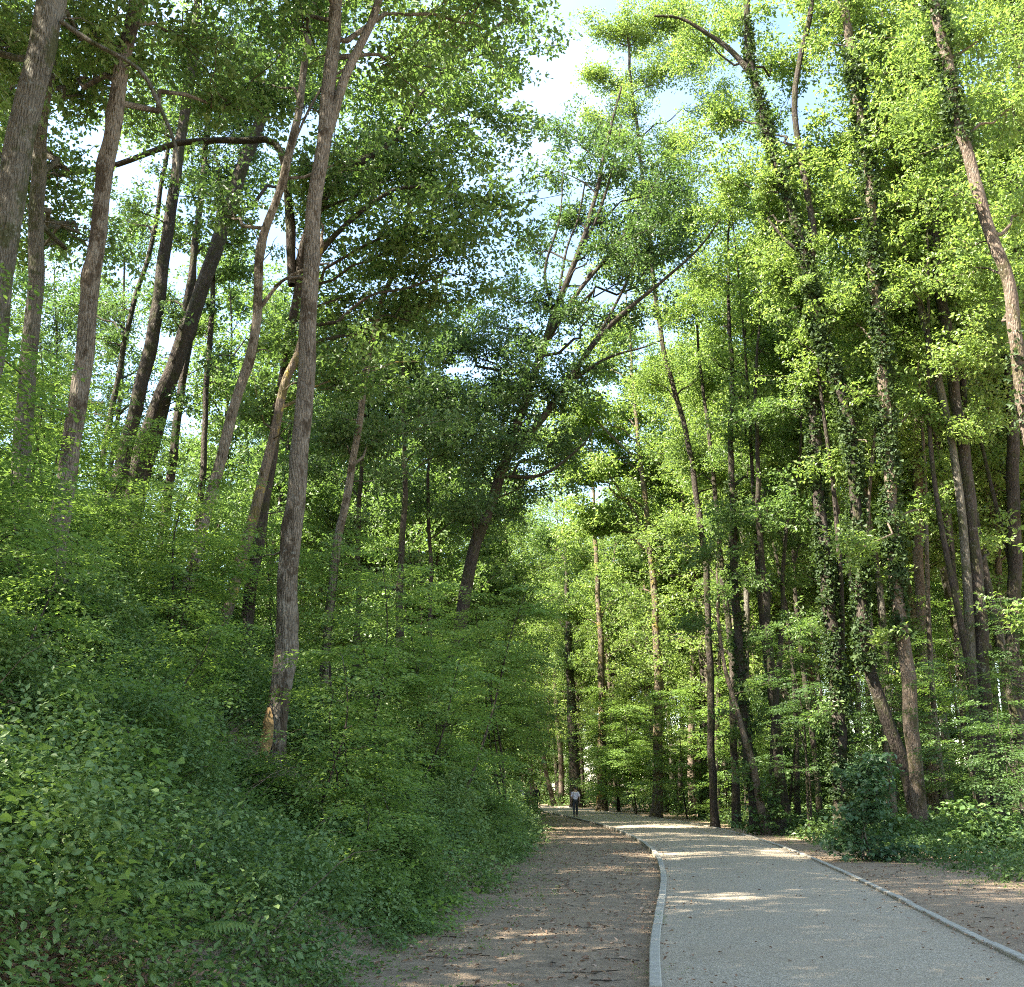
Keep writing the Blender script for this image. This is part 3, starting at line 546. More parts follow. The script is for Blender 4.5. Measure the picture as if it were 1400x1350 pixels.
hero('tree', 'dark upright trunk close to the right edge behind the pale leaning trunk', [(1386, 900), (1386, 800), (1386, 654), (1382, 530), (1384, 400), (1388, 250), (1392, 100), (1396, -30)], 38, 19, 12,
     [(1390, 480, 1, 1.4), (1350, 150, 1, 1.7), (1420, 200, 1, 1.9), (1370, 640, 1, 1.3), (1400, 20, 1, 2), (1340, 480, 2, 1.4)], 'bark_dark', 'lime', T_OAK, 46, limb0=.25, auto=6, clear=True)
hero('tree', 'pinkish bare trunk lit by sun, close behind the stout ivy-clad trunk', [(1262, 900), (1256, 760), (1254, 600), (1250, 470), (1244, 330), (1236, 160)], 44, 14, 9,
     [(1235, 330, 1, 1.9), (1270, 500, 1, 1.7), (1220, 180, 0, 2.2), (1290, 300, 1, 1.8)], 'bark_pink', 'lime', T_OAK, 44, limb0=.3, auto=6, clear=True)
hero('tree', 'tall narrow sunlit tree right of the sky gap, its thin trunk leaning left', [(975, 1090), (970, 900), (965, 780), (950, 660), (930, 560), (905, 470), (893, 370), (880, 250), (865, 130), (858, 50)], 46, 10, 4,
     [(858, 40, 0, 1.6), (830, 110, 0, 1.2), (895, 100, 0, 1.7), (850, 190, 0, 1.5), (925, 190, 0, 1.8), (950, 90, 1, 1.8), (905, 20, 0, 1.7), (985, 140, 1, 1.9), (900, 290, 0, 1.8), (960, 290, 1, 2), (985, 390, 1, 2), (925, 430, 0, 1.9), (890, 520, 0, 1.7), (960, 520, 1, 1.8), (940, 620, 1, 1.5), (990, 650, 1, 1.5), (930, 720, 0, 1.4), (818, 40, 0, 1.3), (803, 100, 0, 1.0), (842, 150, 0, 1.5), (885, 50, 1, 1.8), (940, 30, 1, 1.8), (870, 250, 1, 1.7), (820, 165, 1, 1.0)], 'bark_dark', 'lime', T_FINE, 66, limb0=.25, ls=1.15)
for k, (lab, pts, wa, lobes, lf, iv) in enumerate([
    ('slim forked dark trunk, first of the thin stems right of the path bend', [(1005, 1080), (1000, 900), (985, 760), (975, 640), (962, 540), (952, 440), (945, 330)], 11, [(955, 400, 1, 2), (1000, 520, 1, 1.7), (960, 640, 0, 1.5), (930, 330, 1, 2), (1020, 780, 0, 1.3)], 'oak', 0),
    ('straight dark trunk between thin stems, left of the slim ivy-wrapped trunk', [(1030, 1090), (1015, 960), (1005, 800), (1000, 640), (1000, 500), (995, 360), (1000, 240)], 15, [(1000, 430, 1, 2), (1045, 520, 1, 1.8), (1020, 640, 1, 1.4), (985, 720, 0, 1.3), (1020, 880, 0, 1.1), (1010, 280, 1, 2)], 'oak', .5),
    ('dark stem with small bends, second left of the slim ivy-wrapped trunk', [(1066, 1090), (1058, 950), (1052, 880), (1043, 780), (1036, 660), (1034, 520), (1040, 380)], 13, [(1060, 470, 1, 1.8), (1040, 590, 1, 1.6), (1075, 660, 0, 1.3), (1030, 720, 0, 1.2), (1075, 790, 1, 1.2), (1045, 350, 1, 1.9)], 'oak', 0),
    ('thin dark stem forking low, next left of the slim ivy-wrapped trunk', [(1055, 1080), (1064, 920), (1070, 820), (1076, 720), (1092, 640), (1098, 560)], 11, [(1090, 600, 0, 1.5), (1060, 720, 1, 1.3), (1100, 740, 1, 1.2)], 'oak', 0),
    ('crooked tree with two low bare limbs and ochre lichen beside the path bend', [(898, 1112), (900, 1000), (899, 900), (892, 780), (880, 665), (868, 560), (862, 470), (856, 400)], 14, [(840, 450, 1, 2.4), (880, 520, 1, 2.2), (830, 600, 2, 2.0), (900, 640, 1, 1.9), (830, 700, 1, 1.8), (850, 780, 2, 1.7), (910, 800, 1, 1.6), (870, 360, 2, 2.3), (800, 560, 0, 2.1, 1.5), (785, 640, 0, 2.1, 1.5), (850, 565, 1, 2.1, 1.4), (815, 500, 2, 2.0, 1.4), (760, 590, 3, 1.8, 1.3), (840, 640, 1, 2.0, 1.4), (800, 710, 2, 1.9, 1.3)], 'lime', 0),
    ('straight lichened trunk at the far right edge of the path near the walker', [(823, 1104), (823, 1000), (822, 900), (817, 800), (812, 700), (808, 600)], 13, [(790, 640, 1, 2.4), (830, 700, 1, 2.3), (800, 760, 0, 2.2), (840, 820, 1, 1.8), (780, 830, 1, 1.9)], 'lime', 0),
    ('dark thick trunk behind the walker on the path', [(788, 1095), (783, 1000), (778, 900), (775, 800), (770, 700)], 16, [(750, 740, 1, 2.6), (790, 820, 0, 2.3), (740, 830, 1, 2.4), (770, 890, 0, 1.8)], 'oak', .6),
    ('small leaning trunk with an orange sunlit foot by the right verge', [(1040, 1095), (1030, 1050), (1012, 990), (998, 940), (985, 870), (978, 780)], 11, [(970, 760, 0, 1.3), (1000, 700, 1, 1.2), (960, 850, 0, 1.0)], 'oak', 0)]):
    Yk = (46, 42, 40, 41, 62, 80, 96, 39)[k]
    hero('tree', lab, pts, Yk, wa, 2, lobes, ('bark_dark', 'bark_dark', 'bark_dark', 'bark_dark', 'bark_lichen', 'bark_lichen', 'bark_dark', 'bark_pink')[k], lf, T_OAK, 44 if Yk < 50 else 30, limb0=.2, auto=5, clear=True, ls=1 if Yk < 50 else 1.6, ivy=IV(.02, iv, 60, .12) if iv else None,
         forks=[([(888, 740), (860, 690), (825, 640), (793, 598)], 6, 2), ([(872, 630), (845, 605), (815, 575), (800, 560)], 5, 2)] if k == 4 else ())
# ------------------------------------------------------------------ the wood behind
def spread_trees(protos, n, xr, yr, ok, label, group, minsep=2.6, placed=[]):
    c = 0
    for _ in range(n * 30):
        if c >= n: break
        y = rng.uniform(*yr) ; x = rng.uniform(*xr)
        if not ok(x, y) or any((x - a) ** 2 + (y - b) ** 2 < minsep ** 2 for a, b in placed): continue
        placed.append((x, y)); p = protos[c % len(protos)]; s = rng.uniform(.85, 1.15)
        loc = (x, y, float(H(x, y)) - .1)
        if p.get('used'): copy_tree(p, loc, rng.uniform(0, 6.28), (s, s * rng.uniform(.92, 1.08)), label, group)
        else:
            p.location = loc; p.rotation_euler = (0, 0, rng.uniform(0, 6.28)); p.scale = (s, s, s); p['label'] = label; p['group'] = group; used.append(p); p['used'] = 1
        c += 1
used = []
GR = 'slender trees deep in the wood right of the path'
LR_ = 'slender woodland tree standing deep behind the trunks that line the right verge'
pr = [make_tree('tree', LR_, 'tree', h, r, nl, sp, low, lf, bk, T_FAR, 12, GR, lean, (1.7, 2.8), .5, .8) for h, r, nl, sp, low, lf, bk, lean in
      ((27, .22, 20, 2.8, .42, 'lime', 'bark_brown', .03), (30, .26, 23, 3.2, .48, 'lime', 'bark_grey', .02), (25, .18, 18, 2.5, .36, 'oak', 'bark_dark', .05), (31, .28, 24, 3.3, .5, 'lime', 'bark_pink', .01), (23, .16, 17, 2.4, .4, 'oak', 'bark_brown', .07), (28, .24, 21, 3.0, .46, 'lime', 'bark_dark', .03))]
okR = lambda x, y: x > edge_x(y, RVEG) + 1.0 and x < .62 * y + 8 and not (y < 44 and x < .40 * y)
spread_trees(pr, 120, (0, 75), (38, 118), okR, LR_, GR)
GT = 'very tall trees just behind the first trunks right of the path'; LT = 'very tall leafy tree among the ivy-clad trunks right of the path'
pt = [make_tree('tree', LT, 'tree', h, r, nl, sp, low, lf, bk, T_OAK, 26, GT, lean, (1.5, 2.3), .55, 1.1) for h, r, nl, sp, low, lf, bk, lean in
      ((33, .16, 20, 2.4, .5, 'lime', 'bark_dark', .02), (35, .18, 22, 2.6, .55, 'lime', 'bark_grey', .03), (31, .14, 20, 2.3, .45, 'oak', 'bark_dark', .04))]
spread_trees(pt, 10, (10, 30), (30, 52), lambda x, y: x > edge_x(y, RVEG) + 1.5 and (.41 * y < x < .6 * y or (y > 41 and .27 * y < x < .41 * y)), LT, GT, 2.6)
GN = 'slim bare-stemmed trees between the ivy-clad trunks'; LN = 'slim bare-stemmed tree standing among the ivy-clad trunks right of the path'
pn = [make_tree('tree', LN, 'tree', h, r, 9, 1.8, .6, lf, bk, T_OAK, 26, GN, lean, (1.2, 1.8), .55, 1.1) for h, r, lf, bk, lean in ((26, .13, 'lime', 'bark_dark', .05), (24, .11, 'oak', 'bark_brown', .08), (28, .14, 'lime', 'bark_dark', .03))]
for q, (x, y) in enumerate([(11.2, 36), (13.2, 37), (10.8, 42), (12.2, 46), (15.5, 38), (17.5, 40), (19.5, 38.5), (14.2, 43), (16.5, 47), (11.3, 51), (13.6, 54), (20.5, 45), (18.8, 52), (22.5, 42), (15, 34), (10.6, 55)]):
    p = pn[q % 3]; loc = (x, y, float(H(x, y)) - .1); s = (1, .93, 1.07)[(q * 5) % 3]
    if q < 3: p.location = loc; p.rotation_euler = (0, 0, q * 2.)
    else: copy_tree(p, loc, q * 1.7, (s, s), LN, GN)
GL = 'trees on the wooded hill left of the path'; LL = 'woodland tree far up the hill behind the trunks of the left bank'
pl = [make_tree('tree', LL, 'tree', h, r, nl, sp, low, lf, 'bark_dark', T_FAR, 14, GL, lean, (1.7, 2.6), .4, .8) for h, r, nl, sp, low, lf, lean in
      ((20, .2, 15, 2.8, .3, 'deep', .05), (23, .22, 17, 3.0, .35, 'oak', .03), (17, .16, 13, 2.4, .25, 'deep', .08))]
okL = lambda x, y: x < edge_x(y, BANK) - 5 and x > -.62 * y - 4 and not (y < 42) and not (-.40 * y < x < -.30 * y and y < 75)
spread_trees(pl, 38, (-60, 0), (42, 110), okL, LL, GL, 3.0)
GC = 'trees lining the far stretch of the path'; LC = 'tall leafy tree lining the far stretch of the path before the bend'
pc = [make_tree('tree', LC, 'tree', h, r, nl, sp, low, lf, bk, T_FAR, 16, GC, lean, (1.8, 2.8), .58, .75) for h, r, nl, sp, low, lf, bk, lean in
      ((29, .22, 24, 3.0, .16, 'lime', 'bark_brown', .03), (31, .26, 26, 3.2, .2, 'lime', 'bark_dark', .02), (27, .2, 22, 2.8, .14, 'lime', 'bark_pink', .04))]
for q, (x, y) in enumerate([(12.3, 56), (11.2, 63), (12.6, 70), (10.6, 78), (6.6, 102), (9, 94), (1.5, 112), (5, 116), (.1, 70), (-1, 80), (-6, 92), (-9, 70), (-12, 98), (-12, 84)]):
    p = pc[q % 3]; loc = (x, y, float(H(x, y)) - .1); s = (1, .92, 1.08)[(q * 7) % 3]
    if q < 3: p.location = loc; p.rotation_euler = (0, 0, q * 2.)
    else: copy_tree(p, loc, q * 1.7, (s, s), LC, GC)
GM = 'trees on the bank behind the leaning dark oak'; LM = 'mid-sized woodland tree on the bank behind the leaning dark oak'
pm = [make_tree('tree', LM, 'tree', h, r, nl, sp, low, 'oak', 'bark_dark', T_OAK, 26, GM, lean, (1.5, 2.3), .5, 1.3) for h, r, nl, sp, low, lean in ((17, .13, 16, 2.6, .12, .04), (19, .15, 18, 2.8, .2, .06))]
for q, (x, y) in enumerate([(-4.2, 47), (-11.5, 48), (-3.8, 52), (-7.4, 54), (-11, 57), (-15, 52), (-.8, 58), (-4.6, 62), (-9, 66)]):
    p = pm[q % 2]; loc = (x, y, float(H(x, y)) - .1)
    if q < 2: p.location = loc; p.rotation_euler = (0, 0, q * 2.)
    else: copy_tree(p, loc, q * 1.9, ((1, .88, 1.1)[q % 3],) * 2, LM, GM)
GF = 'trees closing the view beyond the bend of the path'; LF = 'distant tree in the wood closing the view beyond the bend of the path'
pf = [make_tree('tree', LF, 'tree', h, r, nl, sp, low, 'lime', 'bark_brown', T_FAR, 13, GF, lean, (1.9, 2.9), .55, 1.0) for h, r, nl, sp, low, lean in
      ((28, .25, 21, 3.2, .1, .03), (31, .28, 23, 3.5, .15, .02), (25, .22, 19, 3.0, .08, .05))]
spread_trees(pf, 50, (-30, 45), (118, 150), lambda x, y: True, LF, GF, 3)
GY = 'bushy young trees beyond the bend of the path'; LY = 'bushy young tree closing the gap beyond the bend of the path'
py_ = [make_tree('young_tree', LY, 'tree', h, .09, 14, 2.0, .03, 'oak', 'bark_dark', T_FAR, 13, GY, .05, (1.1, 1.8), .4, .7) for h in (8, 10)]
for q, (x, y) in enumerate([(3, 111), (-2, 119), (6.5, 109), (0, 124), (-7, 121), (9, 112), (5, 120), (-12, 124), (12, 108), (-4.5, 128), (3, 128), (10, 122)]):
    p = py_[q % 2]; loc = (x, y, float(H(x, y)) - .1)
    if q < 2: p.location = loc; p.rotation_euler = (0, 0, q * 2.)
    else: copy_tree(p, loc, q * 1.3, ((1, 1.15, .9)[q % 3],) * 2, LY, GY)
hero('tree', 'pale sunlit trunk at the far end of the path, left of the walkers in black', [(728, 1096), (726, 1060), (722, 1000), (716, 930)], 104, 7, 3, [(705, 900, 0, 2.6), (735, 860, 1, 2.6)], 'bark_pink', 'lime', T_FAR, 14, limb0=.4, ls=.8)
hero('tree', 'pale trunk leaning left at the far end of the path, above the far walkers', [(756, 1096), (748, 1060), (741, 1020), (733, 960)], 104, 6, 3, [(745, 900, 0, 2.6), (765, 850, 1, 2.6)], 'bark_pink', 'lime', T_FAR, 14, limb0=.4, ls=.8)
# unseen trees left of and behind the photographer, added to shade bank and path
GS = 'added shade trees of the left bank outside the picture'; LS = 'unseen shade tree added on the bank beside and behind the viewpoint'
ps = [make_tree('tree', LS, 'tree', h, .24, nl, 3.0, .35, 'oak', 'bark_grey', T_FAR, 16, GS, .03, (1.8, 2.6), .5, .8) for h, nl in ((20, 15), (23, 17))]
for q, (x, y) in enumerate([(-9, 2), (-13, 7), (-7, -5), (-16, 0), (-12, 13.5), (-17, 17), (-5, -13), (-12, -9), (-21, 10), (-20, 22), (-10.5, 4.5), (-15, 4), (-9.3, 10.8), (-16, 24), (-8, -1.5), (-19, 28), (-5.5, 1)]):
    p = ps[q] if q < 2 else ps[q % 2]
    if q < 2: p.location = (x, y, float(H(x, y)) - .1); p.rotation_euler = (0, 0, q)
    else: copy_tree(p, (x, y, float(H(x, y)) - .1), q * 1.3, (1, 1), LS, GS)
for o in used:
    if 'used' in o: del o['used']
# ------------------------------------------------------------------ understorey saplings
def sap_at(px, py, Y, h, spread, nb, label, **k):
    nb = int(nb * 1.25); p = at(px, py, Y); return sapling('hornbeam_sapling', label, p[0], Y, h, spread, nb, **k)
SAP = 'young hornbeam with flat leafy tiers, '
sap_at(-70, 700, 9.5, 5.2, 1.5, 34, SAP + 'reaching in at the left edge before the thick trunk', temps=T_SPRAYN, tint=.6, sp=6)
sap_at(20, 800, 13.5, 3.2, 1.3, 26, SAP + 'in front of the flaking brown trunk', temps=T_SPRAYN, tint=.5, sp=5)
sap_at(225, 760, 18, 3.6, 1.9, 32, SAP + 'brightest one on the bank left of the lone trunk', tint=.68, sp=5)
sap_at(140, 680, 22, 4.6, 2.1, 36, SAP + 'below the pair of crossing dark trunks', tint=.45)
sap_at(300, 680, 25, 4.6, 2.2, 36, SAP + 'behind the slender leaning trunk', tint=.42)
sap_at(60, 640, 19, 4.6, 1.9, 30, SAP + 'between the two trunks nearest the left edge', tint=.45)
sap_at(455, 950, 14.8, 2.8, 1.35, 28, SAP + 'directly right of the foot of the lone bank trunk', temps=T_SPRAYN, tint=.62, sp=6)
sap_at(520, 850, 20, 4.6, 2.0, 38, SAP + 'first one behind the sapling at the lone trunk', tint=.6)
sap_at(470, 740, 24, 5.2, 2.2, 38, SAP + 'highest of those just right of the lone trunk', tint=.5)
sap_at(580, 900, 24, 5.5, 2.1, 42, SAP + 'middle one of the row right of the lone trunk', tint=.6)
sap_at(624, 1000, 22, 5.4, 1.5, 26, SAP + 'with a bare thin stem leaning right by the verge', tint=.62, lean=(.95, .3), z0=.52, sp=4.5)
sap_at(560, 1040, 19, 3.3, 1.2, 22, SAP + 'low one with thin forked stems near the left verge', tint=.55, lean=(.6, 0), z0=.35)
sap_at(690, 800, 30, 7.0, 2.4, 46, SAP + 'pale green one below the leaning oak', tint=.72, z0=.4)
sap_at(615, 900, 33, 6, 2.1, 40, SAP + 'behind the thin leaning stem at the left verge', tint=.55)
sap_at(680, 880, 48, 7.5, 2.0, 40, SAP + 'far one left of the bend of the path', tint=.66, ls=1.4)
sap_at(640, 960, 42, 5.5, 2.0, 36, SAP + 'dark one by the far end of the bank', tint=.45, ls=1.3)
sap_at(655, 1040, 60, 7, 2.0, 34, SAP + 'farthest on the bank, above the far walkers', tint=.5, ls=1.8)
sap_at(390, 760, 27, 5.0, 2.1, 34, SAP + 'hidden half behind the lone bank trunk', tint=.45)
sap_at(250, 820, 17.5, 2.6, 1.3, 20, SAP + 'small dark one under the brightest sapling', tint=.3)
# right side
def right_sap(px, Y, h, spread, nb, label, **k):
    nb = int(nb * 1.5); x = at(px, 1100, Y)[0]; return sapling('hornbeam_sapling', label, x, Y, h, spread, nb, **k)
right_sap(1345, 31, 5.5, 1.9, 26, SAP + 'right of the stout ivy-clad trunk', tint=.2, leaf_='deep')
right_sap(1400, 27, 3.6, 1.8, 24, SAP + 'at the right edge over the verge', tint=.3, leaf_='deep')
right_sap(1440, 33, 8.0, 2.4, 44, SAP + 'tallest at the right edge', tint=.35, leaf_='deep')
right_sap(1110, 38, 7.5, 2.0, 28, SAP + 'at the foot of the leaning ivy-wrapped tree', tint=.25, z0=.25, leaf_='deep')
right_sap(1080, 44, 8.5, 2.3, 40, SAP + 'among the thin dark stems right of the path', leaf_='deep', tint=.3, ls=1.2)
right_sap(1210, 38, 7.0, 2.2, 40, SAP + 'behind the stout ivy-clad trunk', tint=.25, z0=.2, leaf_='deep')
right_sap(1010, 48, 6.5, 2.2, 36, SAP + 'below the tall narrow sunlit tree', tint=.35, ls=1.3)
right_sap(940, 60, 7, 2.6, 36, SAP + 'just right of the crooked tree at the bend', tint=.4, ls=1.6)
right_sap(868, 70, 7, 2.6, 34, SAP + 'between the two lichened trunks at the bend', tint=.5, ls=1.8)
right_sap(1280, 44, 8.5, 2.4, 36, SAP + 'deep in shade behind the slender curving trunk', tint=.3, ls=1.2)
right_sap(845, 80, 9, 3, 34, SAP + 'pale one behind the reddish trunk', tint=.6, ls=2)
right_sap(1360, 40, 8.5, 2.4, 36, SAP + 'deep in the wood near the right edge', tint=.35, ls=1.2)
sx = at(1185, 1150, 25); sapling('broadleaf_shrub', 'bushy broad-leaved shrub at the right verge in front of the ivy-clad trunk', sx[0], 25, 2.4, .95, 40, 'broad', T_BROAD, .45, z0=.05, cat='shrub', sp=5, bark_='bark_brown')
sx = at(1335, 1150, 25); sapling('broadleaf_shrub', 'low spreading broad-leaved shrub on the right verge near the right edge', sx[0] + .3, 25.5, 1.2, 1.2, 30, 'bramble', T_BROAD, .35, z0=.03, cat='shrub', sp=5)
sx = at(1250, 1150, 27); sapling('broadleaf_shrub', 'low dark shrub around the foot of the stout ivy-clad trunk', sx[0], 29, 1.3, 1.2, 24, 'bramble', T_BROAD, .3, z0=.03, cat='shrub', sp=5)
sx = at(1030, 1110, 39); sapling('broadleaf_shrub', 'low leafy shrub by the small sunlit leaning trunk', sx[0] + .4, 39, 1.7, 1.2, 22, 'bramble', T_BROAD, .35, z0=.03, cat='shrub', sp=5)
GU = 'young trees of the understorey in the shade of the right wood'; LU = 'young understorey tree in the shade of the wood right of the path'
pu = [sapling('young_tree', LU, 12 + 3 * q, 60, h, sp_, nb, lf, tm, .4, z0=.1, ls=1.7, group=GU, sp=2.6) for q, (h, sp_, nb, lf, tm) in enumerate(((5.5, 2.2, 34, 'deep', T_SPRAY), (7.5, 2.4, 42, 'deep', T_OAK), (4, 1.9, 28, 'deep', T_SPRAY)))]
c_ = 0
for _ in range(3000):
    if c_ >= 70: break
    y = rng.uniform(41, 115); x = rng.uniform(0, 70)
    if x < edge_x(y, RVEG) + 1.6 or x > .6 * y + 4: continue
    s_ = rng.uniform(.7, 1.2); copy_tree(pu[c_ % 3], (x, y, float(H(x, y)) - .05), rng.uniform(0, 6.28), (s_, s_), LU, GU); c_ += 1
GB = 'hornbeam seedlings among the brambles of the left bank'; LB = 'low hornbeam seedling with feathery tiers among the brambles of the left bank'
pb = [sapling('hornbeam_seedling', LB, x, y, h, .75, 20, 'horn', T_SPRAYN, .62, z0=.2, ls=.85, group=GB, sp=6) for x, y, h in ((-3.9, 11.2, 1.3), (-4.2, 13, 1.9), (-1.6, 14.5, 1.4))]
for q, (x, y) in enumerate([(-3.6, 9.6), (-5.4, 11.4), (-2.2, 17), (-1.2, 20), (-4.9, 15.6), (-3.3, 19), (-1.9, 12.8), (-6.3, 14), (-.6, 23), (-.2, 27), (-1.6, 25), (-6.8, 17.5)]):
    copy_tree(pb[q % 3], (x, y, float(H(x, y))), q * 1.1, ((.85, 1, 1.15)[q % 3],) * 2, LB, GB)
# ------------------------------------------------------------------ ground cover
NB = 900
bx = np.concatenate([rng.uniform(-12, 1, 420), rng.uniform(-24, 2.5, 480)]); by = np.concatenate([rng.uniform(4, 26, 420), rng.uniform(20, 60, 480)])
bR = rng.uniform(.45, 1.15, NB); bH = rng.uniform(.2, 1.65, NB) * (.6 + .4 * bR); _a = bx / by; bH = np.where((_a > -.33) & (_a < -.14) & (by > 10.5) & (by < 17.5), np.minimum(bH, .25), bH); bT = rng.normal(0, .13, NB)
def bushes(x, y):
    m = np.zeros(len(x)); t = np.zeros(len(x))
    for k in range(NB):
        s = (np.abs(x - bx[k]) < bR[k]) & (np.abs(y - by[k]) < bR[k])
        if not s.any(): continue
        i_ = np.nonzero(s)[0]; q = 1 - ((x[i_] - bx[k]) ** 2 + (y[i_] - by[k]) ** 2) / bR[k] ** 2
        v = bH[k] * np.clip(q, 0, 1) ** .6; b = v > m[i_]; m[i_[b]] = v[b]; t[i_[b]] = bT[k]
    return m, t
def cover(name, label, regions, matn, tint=0.0, thin=None):
    g = Geo()
    for (xr, yr, n, temps, sc, hgt, side) in regions:
        x = rng.uniform(*xr, n); y = rng.uniform(*yr, n)
        d = (edge_x(y, BANK) - x) if side < 0 else (x - edge_x(y, RVEG))
        edge = .35 * wob(x, y, 1.5, 2.0) + .25 * wob(x, y, 5.1) + rng.normal(0, .12, n)
        keep = (d > edge) & (np.abs(x) < .62 * y + 3.5)
        if thin: keep &= wob(x, y, *thin) + rng.normal(0, .2, n) > .15
        if not thin: keep &= (wob(x, y, 1.9, 4.0) + .5 * wob(x, y, 4.7, 1.0) + rng.normal(0, .12, n) > -.5)
        x, y, d = x[keep], y[keep], d[keep]; n = len(x)
        m, bt = bushes(x, y)
        mound = np.clip((m + .08 * (1 + wob(x, y, 2.9, 1.9))) * hgt * smooth((d + .35) / 1.0), .04, None)
        dep = np.minimum(rng.exponential(.4, n), 1)
        z = H(x, y) + mound * (1 - dep) + rng.normal(0, .045, n)
        yaw = rng.uniform(0, 6.28, n); pitch = rng.normal(0, .24, n); roll = rng.normal(0, .24, n)
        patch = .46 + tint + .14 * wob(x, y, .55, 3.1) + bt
        if temps is T_SHOOT: pitch = rng.normal(.75, .35, n); z = H(x, y) + mound * rng.uniform(.6, 1.05, n); patch = patch + .1
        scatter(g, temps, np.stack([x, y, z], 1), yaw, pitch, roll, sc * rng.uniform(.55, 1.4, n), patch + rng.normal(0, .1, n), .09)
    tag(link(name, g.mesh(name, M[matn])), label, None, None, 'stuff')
cover('undergrowth', 'dense brambles and leafy undergrowth covering the left bank',
      [((-11, 0), (4.5, 15), 50000, T_BRAM, .9, 1.0, -1), ((-11, 0), (5, 20), 2600, T_SHOOT, 1.0, 1.0, -1), ((-13, 1), (14, 26), 28000, T_BRAM, 1.15, 1.1, -1), ((-24, 2), (25, 45), 20000, T_BRAMF, 1.1, 1.1, -1), ((-40, 2), (42, 115), 11000, T_BRAMF, 2.0, 9, -1)], 'bramble')
cover('herb_undergrowth', 'pale feathery herbs and seedlings growing through the brambles of the left bank',
      [((-11, 0), (5, 16), 5000, T_SPRAYN, .75, 1.08, -1), ((-11, 1), (12, 26), 6500, T_SPRAYN, .9, 1.1, -1), ((-11, .8), (6, 24), 2200, T_SHOOT, 1.1, 1.1, -1), ((-20, 2), (22, 45), 5000, T_SPRAY, 1.1, 1.2, -1)], 'horn', -.03, (.75, 1.1))
cover('broadleaf_herbs', 'patches of larger light leaves standing out of the brambles of the left bank', [((-11, 0), (5, 18), 2600, T_BROAD, .62, 1.05, -1), ((-12, 1), (14, 28), 2200, T_BROAD, .9, 1.1, -1)], 'horn', .02, (1.3, 2.6))
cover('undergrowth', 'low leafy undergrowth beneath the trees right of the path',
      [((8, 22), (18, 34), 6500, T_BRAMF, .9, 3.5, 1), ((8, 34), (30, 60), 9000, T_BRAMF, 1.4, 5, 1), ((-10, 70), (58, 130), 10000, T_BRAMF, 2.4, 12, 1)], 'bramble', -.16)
def weeds():
    g = Geo(); y = 7 + 55 * rng.uniform(0, 1, 1500) ** 1.5; l = rng.uniform(0, 1, 1500) < .6; s = np.abs(rng.normal(0, .55, 1500))
    x = np.where(l, edge_x(y, BANK) + s, edge_x(y, RVEG) - s); k = path_dist(x, y) > 2.3; x, y = x[k], y[k]; n = len(x)
    scatter(g, T_BRAM, np.stack([x, y, H(x, y) + .03], 1), rng.uniform(0, 6.28, n), rng.normal(0, .3, n), rng.normal(0, .3, n), rng.uniform(.25, .7, n), .55 + rng.normal(0, .15, n), .1)
    px_, py_ = np.array([1.9, -.3, .6, 2.4, 8.2, 7.6, 1.2, 2.9]), np.array([13.6, 11.5, 17, 22, 19, 24, 9.8, 30]); x = np.repeat(px_, 9) + rng.normal(0, .09, 72); y = np.repeat(py_, 9) + rng.normal(0, .09, 72)
    scatter(g, T_SHOOT, np.stack([x, y, H(x, y)], 1), rng.uniform(0, 6.28, 72), rng.uniform(.3, 1.2, 72), rng.normal(0, .3, 72), rng.uniform(.2, .4, 72), .6, .1)
    tag(link('weeds', g.mesh('weeds', M['horn'])), 'small weeds creeping from the verges onto the bare soil', None, None, 'stuff')
weeds()
def canes():
    g = Geo()
    for q in range(150):
        y = rng.uniform(5.5, 24); x = edge_x(y, BANK) - rng.uniform(.2, 6); z = float(H(x, y)) + .15; a = rng.uniform(0, 6.28); L_ = rng.uniform(.5, 1.3)
        tube(g, bez((x, y, z), (x + math.cos(a) * L_, y + math.sin(a) * L_, z + rng.uniform(.2, 1.0)), rng.uniform(.1, .4), 9, .01), np.linspace(.006, .002, 9), 4)
    tag(link('bramble_stems', g.mesh('bramble_stems', M['bark_pink'])), 'thin arching bramble stems poking out of the left bank', None, None, 'stuff')
    d = Geo(); c0 = at(62, 1322, 6.2); n = 420; x = c0[0] + rng.normal(0, .32, n); y = c0[1] + rng.normal(.1, .35, n)
    scatter(d, [spray(7, .3, .05, True, True) for _ in range(4)], np.stack([x, y, H(x, y) + .1 + rng.uniform(0, .38, n)], 1), rng.uniform(0, 6.28, n), rng.normal(-.2, .5, n), rng.normal(0, .5, n), rng.uniform(.6, 1.2, n), .5, .2)
    tag(link('dead_bracken', d.mesh('dead_bracken', M['litter'])), 'brown withered bracken among the brambles at the bottom left corner', None, None, 'stuff')
canes()
